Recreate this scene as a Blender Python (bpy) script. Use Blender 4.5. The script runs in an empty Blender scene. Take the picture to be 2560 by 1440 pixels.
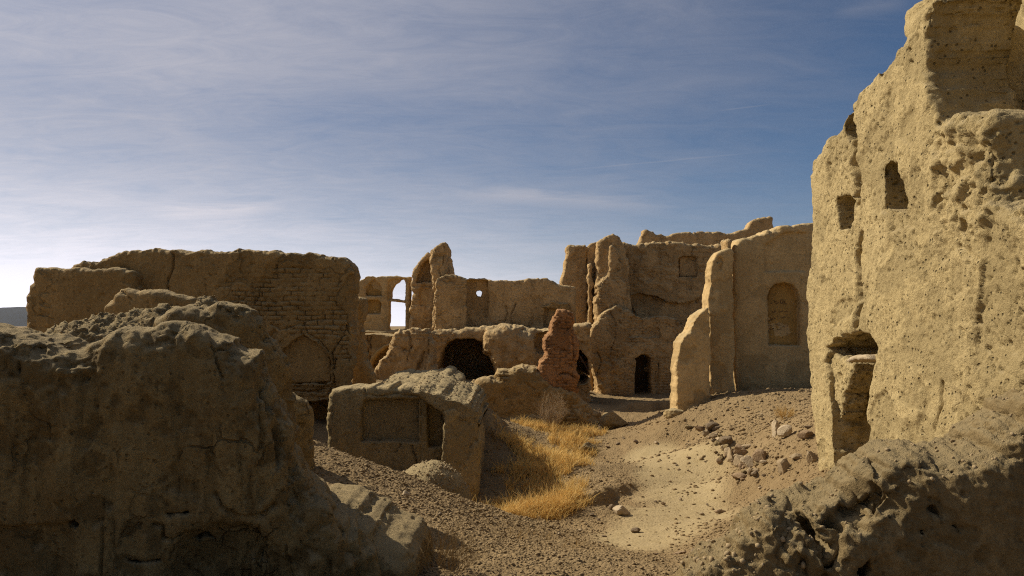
import bpy, math, random
import numpy as np
random.seed(7)
R = math.radians
SC = bpy.context.scene
COL = SC.collection
# ---------------------------------------------------------------- camera model (photo pixels -> rays)
FPX, EYE, HY = 1934.0, 2.6, 815.0
PITCH = math.atan((HY - 720) / FPX)
SUN_AZ, SUN_EL = R(-64), R(40)          # azimuth from the view direction, negative = left
SUN = np.array([math.sin(SUN_AZ) * math.cos(SUN_EL), math.cos(SUN_AZ) * math.cos(SUN_EL), math.sin(SUN_EL)])

def ray(px, py):
    dx, dz = (px - 1280) / FPX, (720 - py) / FPX
    return np.array([dx, math.cos(PITCH) - dz * math.sin(PITCH), math.sin(PITCH) + dz * math.cos(PITCH)])

def at(px, py, Y):
    d = ray(px, py)
    return d * (Y / d[1]) + np.array([0, 0, EYE])

# ---------------------------------------------------------------- noise
_T = {}
def vnoise(P, seed=0):
    if seed not in _T:
        _T[seed] = np.random.default_rng(seed + 101).uniform(-1, 1, (32, 32, 32)).astype(np.float32)
    T = _T[seed]
    P = np.asarray(P, np.float32)
    i = np.floor(P).astype(np.int32)
    f = P - i
    f = f * f * f * (f * (f * 6 - 15) + 10)
    i0 = i & 31
    i1 = (i + 1) & 31
    x0, y0, z0 = i0[:, 0], i0[:, 1], i0[:, 2]
    x1, y1, z1 = i1[:, 0], i1[:, 1], i1[:, 2]
    fx, fy, fz = f[:, 0], f[:, 1], f[:, 2]
    a = T[x0, y0, z0] * (1 - fx) + T[x1, y0, z0] * fx
    b = T[x0, y1, z0] * (1 - fx) + T[x1, y1, z0] * fx
    c = T[x0, y0, z1] * (1 - fx) + T[x1, y0, z1] * fx
    d = T[x0, y1, z1] * (1 - fx) + T[x1, y1, z1] * fx
    a = a * (1 - fy) + b * fy
    c = c * (1 - fy) + d * fy
    return a * (1 - fz) + c * fz

_ROT = np.array([[.36, .48, -.8], [-.8, .6, 0], [.48, .64, .6]], np.float32)
def noise(P, scale, seed=0, st=(1, 1, 1), octv=1):
    Q = (np.asarray(P, np.float32) * np.array(st, np.float32) / scale)
    if st == (1, 1, 1):
        Q = Q @ _ROT
    o = vnoise(Q + 13.7 * seed, seed % 5)
    a, tot = .5, 1.0
    for k in range(1, octv):
        o = o + a * vnoise(Q * (2.03 ** k) + 7.1 * k + seed, (seed + k) % 5)
        tot += a
        a *= .5
    return o / tot

def worley(P, scale, seed=0, st=(1, 1, 1)):
    """distance to the nearest of scattered points, in cells"""
    Q = np.asarray(P, np.float32) * np.array(st, np.float32) / scale
    if st == (1, 1, 1): Q = Q @ _ROT
    if ('w', seed) not in _T:
        _T[('w', seed)] = np.random.default_rng(seed + 900).uniform(0, 1, (16, 16, 16, 3)).astype(np.float32)
    T = _T[('w', seed)]
    i = np.floor(Q).astype(np.int32)
    best = np.full(len(Q), 9, np.float32)
    for a in (-1, 0, 1):
        for b in (-1, 0, 1):
            for c in (-1, 0, 1):
                j = i + np.array([a, b, c], np.int32)
                r = j & 15
                best = np.minimum(best, ((j + T[r[:, 0], r[:, 1], r[:, 2]] - Q) ** 2).sum(1))
    return np.sqrt(best)

def clods(P, scale, seed=0, st=(1, 1, 1), lev=3):
    P = np.asarray(P, np.float32)
    W = P + .35 * scale * np.stack([noise(P, scale * .7, seed + j, octv=2) for j in (1, 2, 3)], 1)
    o = np.zeros(len(P), np.float32); a = 1.0
    for k in range(lev):
        o += a * (.55 - worley(W, scale, (seed + k) % 4, st)); scale *= .45; a *= .5
    return o

def sstep(a, b, x):
    t = np.clip((x - a) / (b - a), 0, 1)
    return t * t * (3 - 2 * t)

# ---------------------------------------------------------------- mesh helpers
def mesh_from(name, V, Fq, mat=None, smooth=True):
    me = bpy.data.meshes.new(name)
    V = np.asarray(V, np.float32)
    if isinstance(Fq, np.ndarray):
        n, k = Fq.shape
        me.vertices.add(len(V))
        me.vertices.foreach_set('co', V.ravel())
        me.loops.add(n * k)
        me.loops.foreach_set('vertex_index', Fq.astype(np.int32).ravel())
        me.polygons.add(n)
        me.polygons.foreach_set('loop_start', np.arange(0, n * k, k, dtype=np.int32))
        me.polygons.foreach_set('loop_total', np.full(n, k, np.int32))
    else:
        me.from_pydata([tuple(map(float, v)) for v in V], [], Fq)
    me.update(calc_edges=True)
    if smooth:
        me.polygons.foreach_set('use_smooth', np.ones(len(me.polygons), bool))
    if mat:
        me.materials.append(mat)
    return me

def link(name, me, parent=None, loc=(0, 0, 0), rz=0.0):
    o = bpy.data.objects.new(name, me)
    COL.objects.link(o)
    o.location = [float(c) for c in loc]
    o.rotation_euler = (0, 0, rz)
    if parent is not None:
        o.parent = parent
        o.location = [float(a - b) for a, b in zip(loc, parent['_base'])]
    return o

def tag(o, label=None, cat=None, group=None, kind=None):
    if label: o['label'] = label
    if cat: o['category'] = cat
    if group: o['group'] = group
    if kind or (label and 'kind' not in o.keys()): o['kind'] = kind or 'thing'
    return o

def thing(name, loc, label, cat, group=None):
    o = bpy.data.objects.new(name, None)
    COL.objects.link(o)
    o.empty_display_size = .2
    o.location = [float(c) for c in loc]
    o['_base'] = [float(c) for c in loc]
    return tag(o, label, cat, group)

# ---------------------------------------------------------------- signed distance walls
def poly_sdf(S, Z, P):
    P = np.asarray(P, np.float32)
    A, B = P, np.roll(P, -1, 0)
    best = np.full(S.shape, 1e9, np.float32)
    ins = np.zeros(S.shape, bool)
    for (ax, az), (bx, bz) in zip(A, B):
        ex, ez = bx - ax, bz - az
        L = ex * ex + ez * ez + 1e-12
        t = np.clip(((S - ax) * ex + (Z - az) * ez) / L, 0, 1)
        d = (S - ax - t * ex) ** 2 + (Z - az - t * ez) ** 2
        best = np.minimum(best, d)
        c = (az > Z) != (bz > Z)
        if abs(ez) > 1e-9:
            ins ^= c & (S < ax + (Z - az) / ez * ex)
    d = np.sqrt(best)
    return np.where(ins, -d, d)

def line_dist(S, Z, P):
    P = np.asarray(P, np.float32)
    best = np.full(S.shape, 1e9, np.float32)
    for (ax, az), (bx, bz) in zip(P[:-1], P[1:]):
        ex, ez = bx - ax, bz - az
        L = ex * ex + ez * ez + 1e-12
        t = np.clip(((S - ax) * ex + (Z - az) * ez) / L, 0, 1)
        best = np.minimum(best, (S - ax - t * ex) ** 2 + (Z - az - t * ez) ** 2)
    return np.sqrt(best)

def smax(a, b, k):
    if k <= 0: return np.maximum(a, b)
    h = np.maximum(k - np.abs(a - b), 0) / k
    return np.maximum(a, b) + h * h * k * .25
def smin(a, b, k):
    return -smax(-a, -b, k)

def surface_nets(D, o, h):
    ns, ny, nz = D.shape
    I = D < 0
    c = np.zeros((ns - 1, ny - 1, nz - 1), np.int8)
    for a in (0, 1):
        for b in (0, 1):
            for d in (0, 1):
                c += I[a:ns - 1 + a, b:ny - 1 + b, d:nz - 1 + d]
    act = (c > 0) & (c < 8)
    ix = np.argwhere(act)
    idm = np.full(act.shape, -1, np.int32)
    idm[act] = np.arange(len(ix), dtype=np.int32)
    acc = np.zeros((len(ix), 3), np.float32)
    cnt = np.zeros(len(ix), np.float32)
    cor = [(a, b, d) for a in (0, 1) for b in (0, 1) for d in (0, 1)]
    vals = {q: D[ix[:, 0] + q[0], ix[:, 1] + q[1], ix[:, 2] + q[2]] for q in cor}
    for q in cor:
        for ax in range(3):
            if q[ax] == 0:
                q2 = list(q); q2[ax] = 1; q2 = tuple(q2)
                va, vb = vals[q], vals[q2]
                m = (va < 0) != (vb < 0)
                t = np.where(m, va / np.where(m, va - vb, 1), 0)
                for j in range(3):
                    acc[:, j] += np.where(m, q[j] + (t if j == ax else 0), 0)
                cnt += m
    V = (ix + acc / cnt[:, None]) * np.array(h, np.float32) + np.array(o, np.float32)
    Q = []
    for ax in range(3):
        b, d = (ax + 1) % 3, (ax + 2) % 3
        sl = [slice(None)] * 3; s2 = [slice(None)] * 3
        sl[ax] = slice(0, -1); s2[ax] = slice(1, None)
        for e in (b, d):
            sl[e] = slice(1, -1); s2[e] = slice(1, -1)
        x = I[tuple(sl)] != I[tuple(s2)]
        p = np.argwhere(x)
        if not len(p): continue
        flip = I[tuple(sl)][x]
        p[:, b] += 1; p[:, d] += 1
        def cell(db, dd):
            q = p.copy(); q[:, b] += db; q[:, d] += dd
            return idm[q[:, 0], q[:, 1], q[:, 2]]
        q = np.stack([cell(-1, -1), cell(0, -1), cell(0, 0), cell(-1, 0)], 1)
        q[~flip] = q[~flip][:, ::-1]
        Q.append(q)
    return V, np.concatenate(Q)

def vnormals(V, Q):
    n = np.cross(V[Q[:, 2]] - V[Q[:, 0]], V[Q[:, 3]] - V[Q[:, 1]])
    N = np.zeros_like(V)
    for j in range(4):
        for a in range(3):
            N[:, a] += np.bincount(Q[:, j], n[:, a], len(V))
    return N / (np.linalg.norm(N, axis=1, keepdims=True) + 1e-9)

def bricks(V, bw, bh, jw, seed):
    """1 inside the joints between courses"""
    w1 = noise(V, .5, seed, octv=2) * bh * .35
    z = (V[:, 2] + w1) / bh
    row = np.floor(z)
    s = (V[:, 0] + noise(V, .3, seed + 1) * bw * .12) / bw + (row % 2) * .5 + np.sin(row * 12.9) * .12
    fz = np.abs(z - row - .5); fs = np.abs(s - np.floor(s) - .5)
    jz = sstep(.5 - jw / bh, .5, fz); js = sstep(.5 - jw / bw, .5, fs)
    rnd = np.sin(row * 78.2 + np.floor(s) * 37.7) * 43758.5
    return np.maximum(jz, js) + .5 * (rnd - np.floor(rnd)) ** 2


class Plane:
    """vertical construction plane: origin p0, u left to right as seen, v away from the viewer"""
    def __init__(s, p0, p1):
        s.p0 = np.array(p0, float)
        u = np.array(p1, float) - s.p0
        s.u = u / np.linalg.norm(u)
        s.v = np.array([-s.u[1], s.u[0]])
        s.rz = math.atan2(s.u[1], s.u[0])
    def proj(s, px, py, y0=0.0):
        d = ray(px, py)
        q = s.p0 + s.v * y0
        t = (q @ s.v) / (d[:2] @ s.v)
        p = d[:2] * t
        return ((p - s.p0) @ s.u, EYE + d[2] * t)
    def poly(s, pts, y0=0.0):
        return [s.proj(px, py, y0) for px, py in pts]
    def world(s, a, y, z):
        q = s.p0 + s.u * a + s.v * y
        return np.array([q[0], q[1], z])

def front(Y, px=1280):
    return Plane((at(px, 815, Y)[0], Y), (at(px, 815, Y)[0] + 1, Y))

def top(pl, pts, yp=0.0, zb=-3.0, step=.22, jag=.045):
    """outline given by its upper silhouette, closed straight down below the ground"""
    P = pl.poly(pts, yp)
    rg = np.random.default_rng(int(abs(pts[0][0] * 7 + pts[-1][1] * 13 + len(pts))))
    q = [P[0]]
    for a, b in zip(P[:-1], P[1:]):                        # broken brick ends along the edge
        L = math.hypot(b[0] - a[0], b[1] - a[1]); n = int(L / step)
        for i in range(1, n + 1):
            f = i / (n + 1) + rg.uniform(-.2, .2) / (n + 1)
            j = rg.uniform(-1, 1) * min(jag, step * .3)
            x = a[0] + (b[0] - a[0]) * f; z = a[1] + (b[1] - a[1]) * f
            if rg.uniform() < .35 and abs(b[0] - a[0]) > abs(b[1] - a[1]):
                q += [(x, z + j), (x + .012, z - j)]
            else: q.append((x - j * (b[1] - a[1]) / L, z + j * (b[0] - a[0]) / L))
        q.append(b)
    P = q
    return P + [(P[-1][0], zb), (P[0][0], zb)]

def build(name, pl, adds, subs=(), vox=.03, vy=None, k=.08, ks=.02, zb=-.6, warp=.03, wsc=.35, disp=(), extra=None,
          cracks=(), mat=None, parent=None, seed=1, kun=.06, ncr=0):
    """adds: (outline in wall metres, y0, y1); subs the same, cut away; the surface is then weathered by noise"""
    vy = vy or vox * 2
    allp = np.concatenate([np.array(a[0]) for a in adds])
    s0, s1 = allp[:, 0].min() - .25 - 2 * warp, allp[:, 0].max() + .25 + 2 * warp
    z1 = allp[:, 1].max() + .25 + 2 * warp
    y0, y1 = min(a[1] for a in adds) - .2, max(a[2] for a in adds) + .2
    ss = np.arange(s0, s1, vox, dtype=np.float32)
    yy = np.arange(y0, y1, vy, dtype=np.float32)
    zz = np.arange(zb, z1, vox, dtype=np.float32)
    S, Z = np.meshgrid(ss, zz, indexing='ij')
    pts = np.stack([S.ravel(), np.zeros(S.size, np.float32), Z.ravel()], 1)
    def wn(sd):
        n = noise(pts, wsc, seed + sd, octv=4) * warp * 1.6 + noise(pts, wsc * .22, seed + sd + 7, octv=2) * warp * .6
        return n.reshape(S.shape)
    Sw, Zw = S + wn(1), Z + wn(2)
    D = None
    for a in adds:
        kk = a[3] if len(a) > 3 else k
        d2 = poly_sdf(Sw, Zw, a[0])
        dy = np.abs(yy - (a[1] + a[2]) / 2) - (a[2] - a[1]) / 2
        d = smax(d2[:, None, :], dy[None, :, None], kk * 2)
        D = d if D is None else smin(D, d, kun)
    for a in subs:
        d2 = poly_sdf(S + (Sw - S) * .4, Z + (Zw - Z) * .4, a[0])
        dy = np.abs(yy - (a[1] + a[2]) / 2) - (a[2] - a[1]) / 2
        kk = a[3] if len(a) > 3 else ks
        D = smax(D, -smax(d2[:, None, :], dy[None, :, None], kk), kk)
    V, Q = surface_nets(D.astype(np.float32), (ss[0], yy[0], zz[0]), (vox, vy, vox))
    del D
    N = vnormals(V, Q)
    dd = np.zeros(len(V), np.float32); flake = np.zeros(len(V), np.float32)
    for j, e in enumerate(disp):
        kind, sc, amp = e[:3]
        if kind == 'n': dd += amp * noise(V, sc, seed + j, octv=3)
        elif kind == 'v': dd += amp * noise(V, sc, seed + j, st=(1, 1, .16), octv=3) * (1 - np.abs(N[:, 2]))
        elif kind == 'h': dd += amp * noise(V, sc, seed + j, st=(.12, .3, 1), octv=2)
        elif kind == 'p': dd -= amp * sstep(e[3], e[3] + .14, noise(V, sc, seed + j, octv=2) * 1.25) * (.15 + .85 * sstep(-.15, .2, noise(V, 1.0, seed + j + 3, octv=3)))
        elif kind == 'f':
            m_ = sstep(e[3], e[3] + .07, noise(V, sc, seed + j, octv=5)); dd -= amp * m_; flake = np.maximum(flake, m_)
        elif kind == 'b':
            m_ = sstep(e[4], e[4] + .10, noise(V, .75, seed + j, octv=5)) * np.clip(-N[:, 1], 0, 1); dd -= e[3] * m_ * bricks(V, sc, amp, .02, seed % 9); flake = np.maximum(flake, .5 * m_)
        elif kind == 'c': dd += amp * clods(V, sc, (seed + j) % 4)
        elif kind == 'r': dd += amp * (1 - 2.4 * np.abs(noise(V, sc, seed + j, octv=2)))
    if extra is not None:
        r_ = extra(V, N)
        if isinstance(r_, tuple): flake = np.maximum(flake, r_[1]); r_ = r_[0]
        dd += r_
    fr = np.clip(-N[:, 1], 0, 1)
    rgc = np.random.default_rng(seed * 3 + 1)
    cracks = list(cracks)
    for _ in range(ncr):
        a = rgc.uniform(s0 + .4, s1 - .4); zt = rgc.uniform(zb + .8, z1 - .2); ln = [(a, zt)]
        for _k in range(int(rgc.integers(3, 8))):
            a += rgc.normal(0, .07); zt -= rgc.uniform(.08, .25); ln.append((a, zt))
        cracks.append((ln, rgc.uniform(.4, .7) * vox, rgc.uniform(.04, .10)))
    for c in cracks:
        ln, w, dep = c[:3]
        wob = noise(V, .12, seed + 3) * w * 1.5
        ds = line_dist(V[:, 0] + wob, V[:, 2] + noise(V, .09, seed + 4) * w, ln)
        dd -= fr * dep * np.exp(-(ds / w) ** 2) * (.55 + .6 * (noise(V, .15, seed + 9) > -.3))
    V = V + N * dd[:, None]
    me = mesh_from(name, V, Q, mat)
    if flake.any():
        a_ = me.attributes.new('flake', 'FLOAT', 'POINT'); a_.data.foreach_set('value', flake.astype(np.float32))
    o = link(name, me, parent, (pl.p0[0], pl.p0[1], 0), pl.rz)
    return o

def ico(sub):
    import bmesh
    bm = bmesh.new(); bmesh.ops.create_icosphere(bm, subdivisions=sub, radius=1)
    V = np.array([v.co[:] for v in bm.verts]); Fc = np.array([[v.index for v in f.verts] for f in bm.faces])
    bm.free(); return V, Fc
ICO = {s: ico(s) for s in (1, 2, 3, 4)}
# ---------------------------------------------------------------- materials
def nt(mat):
    mat.use_nodes = True
    t = mat.node_tree
    for n in list(t.nodes): t.nodes.remove(n)
    return t
class G:
    def __init__(s, t): s.t = t
    def n(s, typ, **kw):
        nd = s.t.nodes.new(typ)
        ins = kw.pop('ins', {})
        for k_, v in kw.items(): setattr(nd, k_, v)
        for k_, v in ins.items():
            if isinstance(v, bpy.types.NodeSocket): s.t.links.new(v, nd.inputs[k_])
            else: nd.inputs[k_].default_value = v
        return nd
    def math(s, op, a, b=0.0, c=None, clamp=False):
        nd = s.t.nodes.new('ShaderNodeMath'); nd.operation = op; nd.use_clamp = clamp
        for i, v in enumerate((a, b, c)):
            if v is None: continue
            if isinstance(v, bpy.types.NodeSocket): s.t.links.new(v, nd.inputs[i])
            else: nd.inputs[i].default_value = v
        return nd.outputs[0]
    def mix(s, f, a, b):
        nd = s.t.nodes.new('ShaderNodeMix'); nd.data_type = 'RGBA'
        for i, v in ((0, f), (6, a), (7, b)):
            if isinstance(v, bpy.types.NodeSocket): s.t.links.new(v, nd.inputs[i])
            else: nd.inputs[i].default_value = v if i == 0 else (*v, 1) if len(v) == 3 else v
        return nd.outputs[2]
    def noise(s, vec, scale, detail=4, rough=.6, dist=0.0, dim='3D'):
        return s.n('ShaderNodeTexNoise', noise_dimensions=dim, ins={'Vector': vec, 'Scale': scale, 'Detail': detail, 'Roughness': rough, 'Distortion': dist}).outputs[0]
    def ramp(s, v, a, b):
        nd = s.n('ShaderNodeMapRange', ins={0: v, 1: a, 2: b, 3: 0.0, 4: 1.0}); nd.clamp = True
        return nd.outputs[0]

def mud(name, c1, c2, c3=None, dust=(.40, .32, .20), fine=1.0, bump=.6, dustamt=.55, strk=.35, pits=.5, rough=.95, crk=.8, tint=(1.02, 1.0, .88)):
    c1, c2, c3, dust = [c and (c[0] * tint[0], c[1] * tint[1], c[2] * tint[2]) for c in (c1, c2, c3, dust)]
    m = bpy.data.materials.new(name)
    t = nt(m); g = G(t)
    co = g.n('ShaderNodeTexCoord').outputs['Object']
    big = g.noise(co, .9, 5, .62)
    mid = g.noise(co, 5.5 * fine, 6, .7)
    small = g.noise(co, 34 * fine, 6, .72)
    st = g.n('ShaderNodeMapping', ins={0: co, 3: (7 * fine, 7 * fine, .8 * fine)}).outputs[0]
    streak = g.noise(st, 1.0, 5, .6)
    col = g.mix(g.ramp(big, .35, .65), c1, c2)
    if c3: col = g.mix(g.math('MULTIPLY', g.ramp(g.noise(co, 1.7, 5, .7), .55, .72), .8), col, c3)
    f1 = g.math('MULTIPLY', g.ramp(mid, .45, .66), .50)
    col = g.mix(f1, col, tuple(c * .62 for c in c2))
    col = g.mix(g.math('MULTIPLY', g.ramp(streak, .5, .68), strk * 1.5), col, tuple(c * .66 for c in c1))
    col = g.mix(g.math('MULTIPLY', g.ramp(small, .54, .70), .55), col, tuple(min(1, c * 1.42) for c in c1))
    col = g.mix(g.math('MULTIPLY', g.ramp(small, .46, .32), .6), col, tuple(c * .5 for c in c2))
    sm_ = g.n('ShaderNodeMapping', ins={0: co, 3: (1.1, 1.1, .35)}).outputs[0]
    col = g.mix(g.math('MULTIPLY', g.ramp(g.noise(sm_, 1.0, 6, .68, .6), .50, .66), .38), col, tuple(c * .72 for c in c2))
    fl = g.n('ShaderNodeAttribute', attribute_name='flake').outputs['Fac']
    col = g.mix(g.math('MULTIPLY', fl, .55), col, tuple(c * .68 for c in c2))
    # drying cracks
    wv = g.n('ShaderNodeVectorMath', operation='ADD', ins={0: co, 1: g.n('ShaderNodeVectorMath', operation='SCALE', ins={0: g.n('ShaderNodeTexNoise', ins={'Vector': co, 'Scale': 6 * fine, 'Detail': 4.0}).outputs['Color'], 'Scale': .22 / fine}).outputs[0]}).outputs[0]
    ed = g.n('ShaderNodeTexVoronoi', feature='DISTANCE_TO_EDGE', ins={'Vector': wv, 'Scale': 2.6 * fine}).outputs['Distance']
    ck = g.math('MULTIPLY', g.math('SUBTRACT', 1.0, g.ramp(ed, .006, .035)), g.ramp(g.noise(co, 1.3 * fine, 3, .6), .52, .62))
    ck = g.math('MULTIPLY', ck, crk)
    col = g.mix(g.math('MULTIPLY', ck, .55), col, tuple(c * .35 for c in c2))
    nz = g.n('ShaderNodeSeparateXYZ', ins={0: g.n('ShaderNodeNewGeometry').outputs['Normal']}).outputs[2]
    dz = g.math('MULTIPLY', g.ramp(g.math('ADD', nz, g.math('MULTIPLY', mid, .3)), .45, .95), dustamt)
    col = g.mix(dz, col, dust)
    # chaff and grit: tiny dark holes
    vo = g.n('ShaderNodeTexVoronoi', ins={'Vector': co, 'Scale': 20 * fine, 'Randomness': 1.0})
    hole = g.math('SUBTRACT', 1.0, g.ramp(vo.outputs['Distance'], .12, .30))
    sel = g.ramp(g.n('ShaderNodeSeparateColor', ins={0: vo.outputs['Color']}).outputs[0], .72, .76)
    hole = g.math('MULTIPLY', g.math('MULTIPLY', hole, sel), pits)
    col = g.mix(g.math('MULTIPLY', hole, .75), col, tuple(c * .3 for c in c2))
    h = g.math('ADD', g.math('MULTIPLY', small, .75), g.math('MULTIPLY', mid, .8))
    h = g.math('ADD', h, g.math('MULTIPLY', streak, .5))
    h = g.math('ADD', h, g.math('MULTIPLY', g.noise(co, 120 * fine, 3, .7), .28))
    h = g.math('SUBTRACT', h, g.math('MULTIPLY', hole, 1.0))
    h = g.math('SUBTRACT', h, g.math('MULTIPLY', ck, 1.2))
    bp = g.n('ShaderNodeBump', ins={'Strength': bump, 'Distance': .045 / fine, 'Height': h}).outputs[0]
    bs = g.n('ShaderNodeBsdfPrincipled', ins={'Base Color': col, 'Roughness': rough, 'Normal': bp})
    bs.inputs['Specular IOR Level'].default_value = .15
    out = g.n('ShaderNodeOutputMaterial', ins={0: bs.outputs[0]})
    return m

MUD_L = mud('mud_brown', (.41, .27, .12), (.32, .205, .085), fine=.5, bump=.7)
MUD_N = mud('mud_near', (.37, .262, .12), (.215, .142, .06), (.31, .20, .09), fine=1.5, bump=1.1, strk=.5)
MUD_W = mud('mud_straw', (.52, .405, .22), (.45, .345, .18), (.41, .32, .18), fine=1.05, bump=.9, strk=.12, pits=1.0, crk=.15)
MUD_F = mud('mud_far', (.56, .385, .20), (.46, .30, .145), (.50, .36, .21), fine=.35, bump=.7)
MUD_S = mud('mud_smooth', (.55, .39, .20), (.48, .33, .16), fine=.5, bump=.4, strk=.3, pits=.4)
MUD_O = mud('mud_ochre', (.43, .26, .085), (.35, .215, .075), fine=.5, bump=.3, strk=.25, pits=.3)
MUD_R = mud('burnt_brick', (.45, .235, .11), (.35, .175, .08), (.46, .30, .16), fine=.6, bump=.9, dust=(.36, .22, .12), dustamt=.4)
MUD_D = mud('mud_grey_dust', (.28, .205, .11), (.22, .155, .075), dust=(.33, .26, .155), fine=1.0, bump=.9, crk=.2)
MUD_J = mud('mud_olive', (.42, .32, .175), (.33, .245, .13), fine=.7, bump=.7)
MUD_B = mud('mud_rubble', (.36, .275, .155), (.28, .205, .105), dust=(.46, .365, .22), fine=.9, bump=1.0, crk=.2)
MUD_P = mud('mud_pale', (.46, .34, .18), (.38, .28, .145), fine=1.2, bump=.6)
MUD_K = mud('soot_mud', (.10, .07, .04), (.07, .05, .03), fine=.8, bump=.5)  # doorway lining: the dim interior's shade is put into this dark colour

def simple(name, c1, c2, scale=8, bump=.3, rough=.9, trans=0.0):
    m = bpy.data.materials.new(name); t = nt(m); g = G(t)
    co = g.n('ShaderNodeTexCoord').outputs['Object']
    f = g.noise(co, scale, 5, .65)
    col = g.mix(g.ramp(f, .35, .65), c1, c2)
    bp = g.n('ShaderNodeBump', ins={'Strength': bump, 'Distance': .02, 'Height': g.noise(co, scale * 5, 4, .7)}).outputs[0]
    bs = g.n('ShaderNodeBsdfPrincipled', ins={'Base Color': col, 'Roughness': rough, 'Normal': bp})
    bs.inputs['Specular IOR Level'].default_value = .2
    sh = bs.outputs[0]
    if trans:
        tr = g.n('ShaderNodeBsdfTranslucent', ins={'Color': col})
        sh = g.n('ShaderNodeMixShader', ins={0: trans, 1: sh, 2: tr.outputs[0]}).outputs[0]
    g.n('ShaderNodeOutputMaterial', ins={0: sh})
    return m
STONE = simple('stone_tan', (.36, .27, .155), (.27, .195, .11), 11, .6)
STONE_P = simple('stone_pale', (.46, .36, .23), (.36, .275, .165), 11, .6)
STONE_D = simple('stone_dark', (.22, .16, .095), (.15, .105, .06), 9, .5)
STONE_R = simple('stone_rust', (.30, .205, .115), (.22, .15, .085), 9, .5)
PEB = simple('pebble', (.30, .212, .105), (.19, .128, .06), 37, .3)
GRASS = simple('dry_grass', (.80, .57, .22), (.56, .35, .09), 19, .0, .8, trans=.3)
GRASS_D = simple('dry_grass_dull', (.42, .27, .10), (.30, .20, .08), 2.5, .0, .8, trans=.25)
TWIG = simple('dry_twig', (.50, .38, .24), (.38, .28, .16), 5, .2)
WOOD = simple('old_wood', (.16, .10, .06), (.10, .065, .04), 6, .4)
INK = simple('scratched_mud', (.17, .10, .045), (.14, .08, .04), 6, .2)
CRUMB = simple('mud_crumb', (.36, .27, .15), (.27, .19, .095), 30, .3)
# ---------------------------------------------------------------- ground
def AP(px, py, Y):
    return tuple(at(px, py, Y))
CP = [AP(1300, 1440, 5), AP(1100, 1440, 5), AP(1700, 1440, 5.2), AP(1500, 1375, 7.4), AP(1300, 1372, 7.6), AP(1150, 1310, 7.3),
      AP(740, 1092, 9), AP(850, 1130, 9), AP(1000, 1185, 9.2), AP(1100, 1225, 9.4), AP(1200, 1262, 9.7), AP(1300, 1292, 10.0), AP(1400, 1312, 10.2),
      AP(800, 1200, 7.5), AP(900, 1262, 7), AP(1000, 1335, 6.3),
      (-2.4, 11.2, .25), (-1.6, 11.6, .0), (-.6, 11.8, -.25), (0, 11.4, -.32), (.4, 11.6, -.28), (.75, 11.5, -.22), (1.0, 11.3, -.05), (-3.5, 12.2, .25), (-3.4, 14, .2), (-3.6, 16, .3),
      AP(1350, 1287, 10.7), AP(1500, 1192, 12.8), AP(1440, 1150, 14.2), AP(1560, 1180, 13.2), AP(1450, 1258, 10.9),
      AP(1640, 1140, 15.5), AP(1700, 1220, 12.4), AP(1700, 1290, 10.6), AP(1600, 1330, 9.7), AP(1560, 1265, 11.2), AP(1800, 1300, 10.2),
      AP(1500, 986, 29.4), AP(1620, 986, 29.4), AP(1450, 1050, 21.4), AP(1350, 1068, 20), AP(1600, 1050, 21.4), AP(1420, 1102, 17.6), AP(1300, 1125, 16.3),
      AP(1540, 1015, 25.5), AP(1660, 1018, 25),
      AP(1210, 1014, 15.2), AP(1262, 1058, 16.0), AP(1305, 1080, 17.2), AP(1235, 1112, 14.2), AP(1300, 1116, 15.3), (-.3, 13.2, .15), (-.3, 12.4, -.1),
      AP(1700, 1048, 16.8), AP(1760, 1016, 17.0), AP(1850, 990, 17.0), AP(2020, 982, 16.5), AP(1950, 1075, 13), AP(2040, 1185, 9.6), AP(1890, 1150, 12),
      AP(1800, 1095, 14.3), AP(1700, 1110, 16.2), AP(1810, 1190, 13.2), AP(1860, 1250, 11.3), AP(1960, 1238, 10), AP(2000, 1130, 11.2), AP(1950, 1020, 15.2),
      (4.2, 18.9, .75), (6, 19.5, .8), (3.6, 18.4, .35),
      (6, 8, 1.1), (8, 14, 1.2), (9, 22, 1.0), (12, 35, .6), (5, 33, .2), (0, 33, .8), (-5, 29, .8), (-6, 12, 1.4), (-8, 20, 1.4), (-12, 30, 1.4), (-4.5, 8, 1.5), (-3, 6, 1.3),
      (-1.2, 5.0, 1.05), (0, 0, 1.0), (-3, 2.5, 1.1), (3, 2.5, 1.0), (2.2, 4.6, .9), (3.4, 6.5, .85), (2.4, 7.6, .35), (0, -8, 1), (-10, 0, 1.2), (10, 0, 1.2), (-5.5, 14.5, .9), (-2, 22, .7), (0, 24, .7)]
CP = np.array(CP, float)
def _tps(r2): return np.where(r2 > 1e-12, .5 * r2 * np.log(r2 + 1e-12), 0)
_n = len(CP)
_A = np.zeros((_n + 3, _n + 3))
_r2 = ((CP[:, None, :2] - CP[None, :, :2]) ** 2).sum(2)
_A[:_n, :_n] = _tps(_r2) + np.eye(_n) * .03
_A[:_n, _n] = 1; _A[:_n, _n + 1:] = CP[:, :2]
_A[_n, :_n] = 1; _A[_n + 1:, :_n] = CP[:, :2].T
_w = np.linalg.solve(_A, np.concatenate([CP[:, 2], np.zeros(3)]))

def gauss(x, y, cx, cy, rx, ry, h):
    return h * np.exp(-((x - cx) / rx) ** 2 - ((y - cy) / ry) ** 2)

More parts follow.
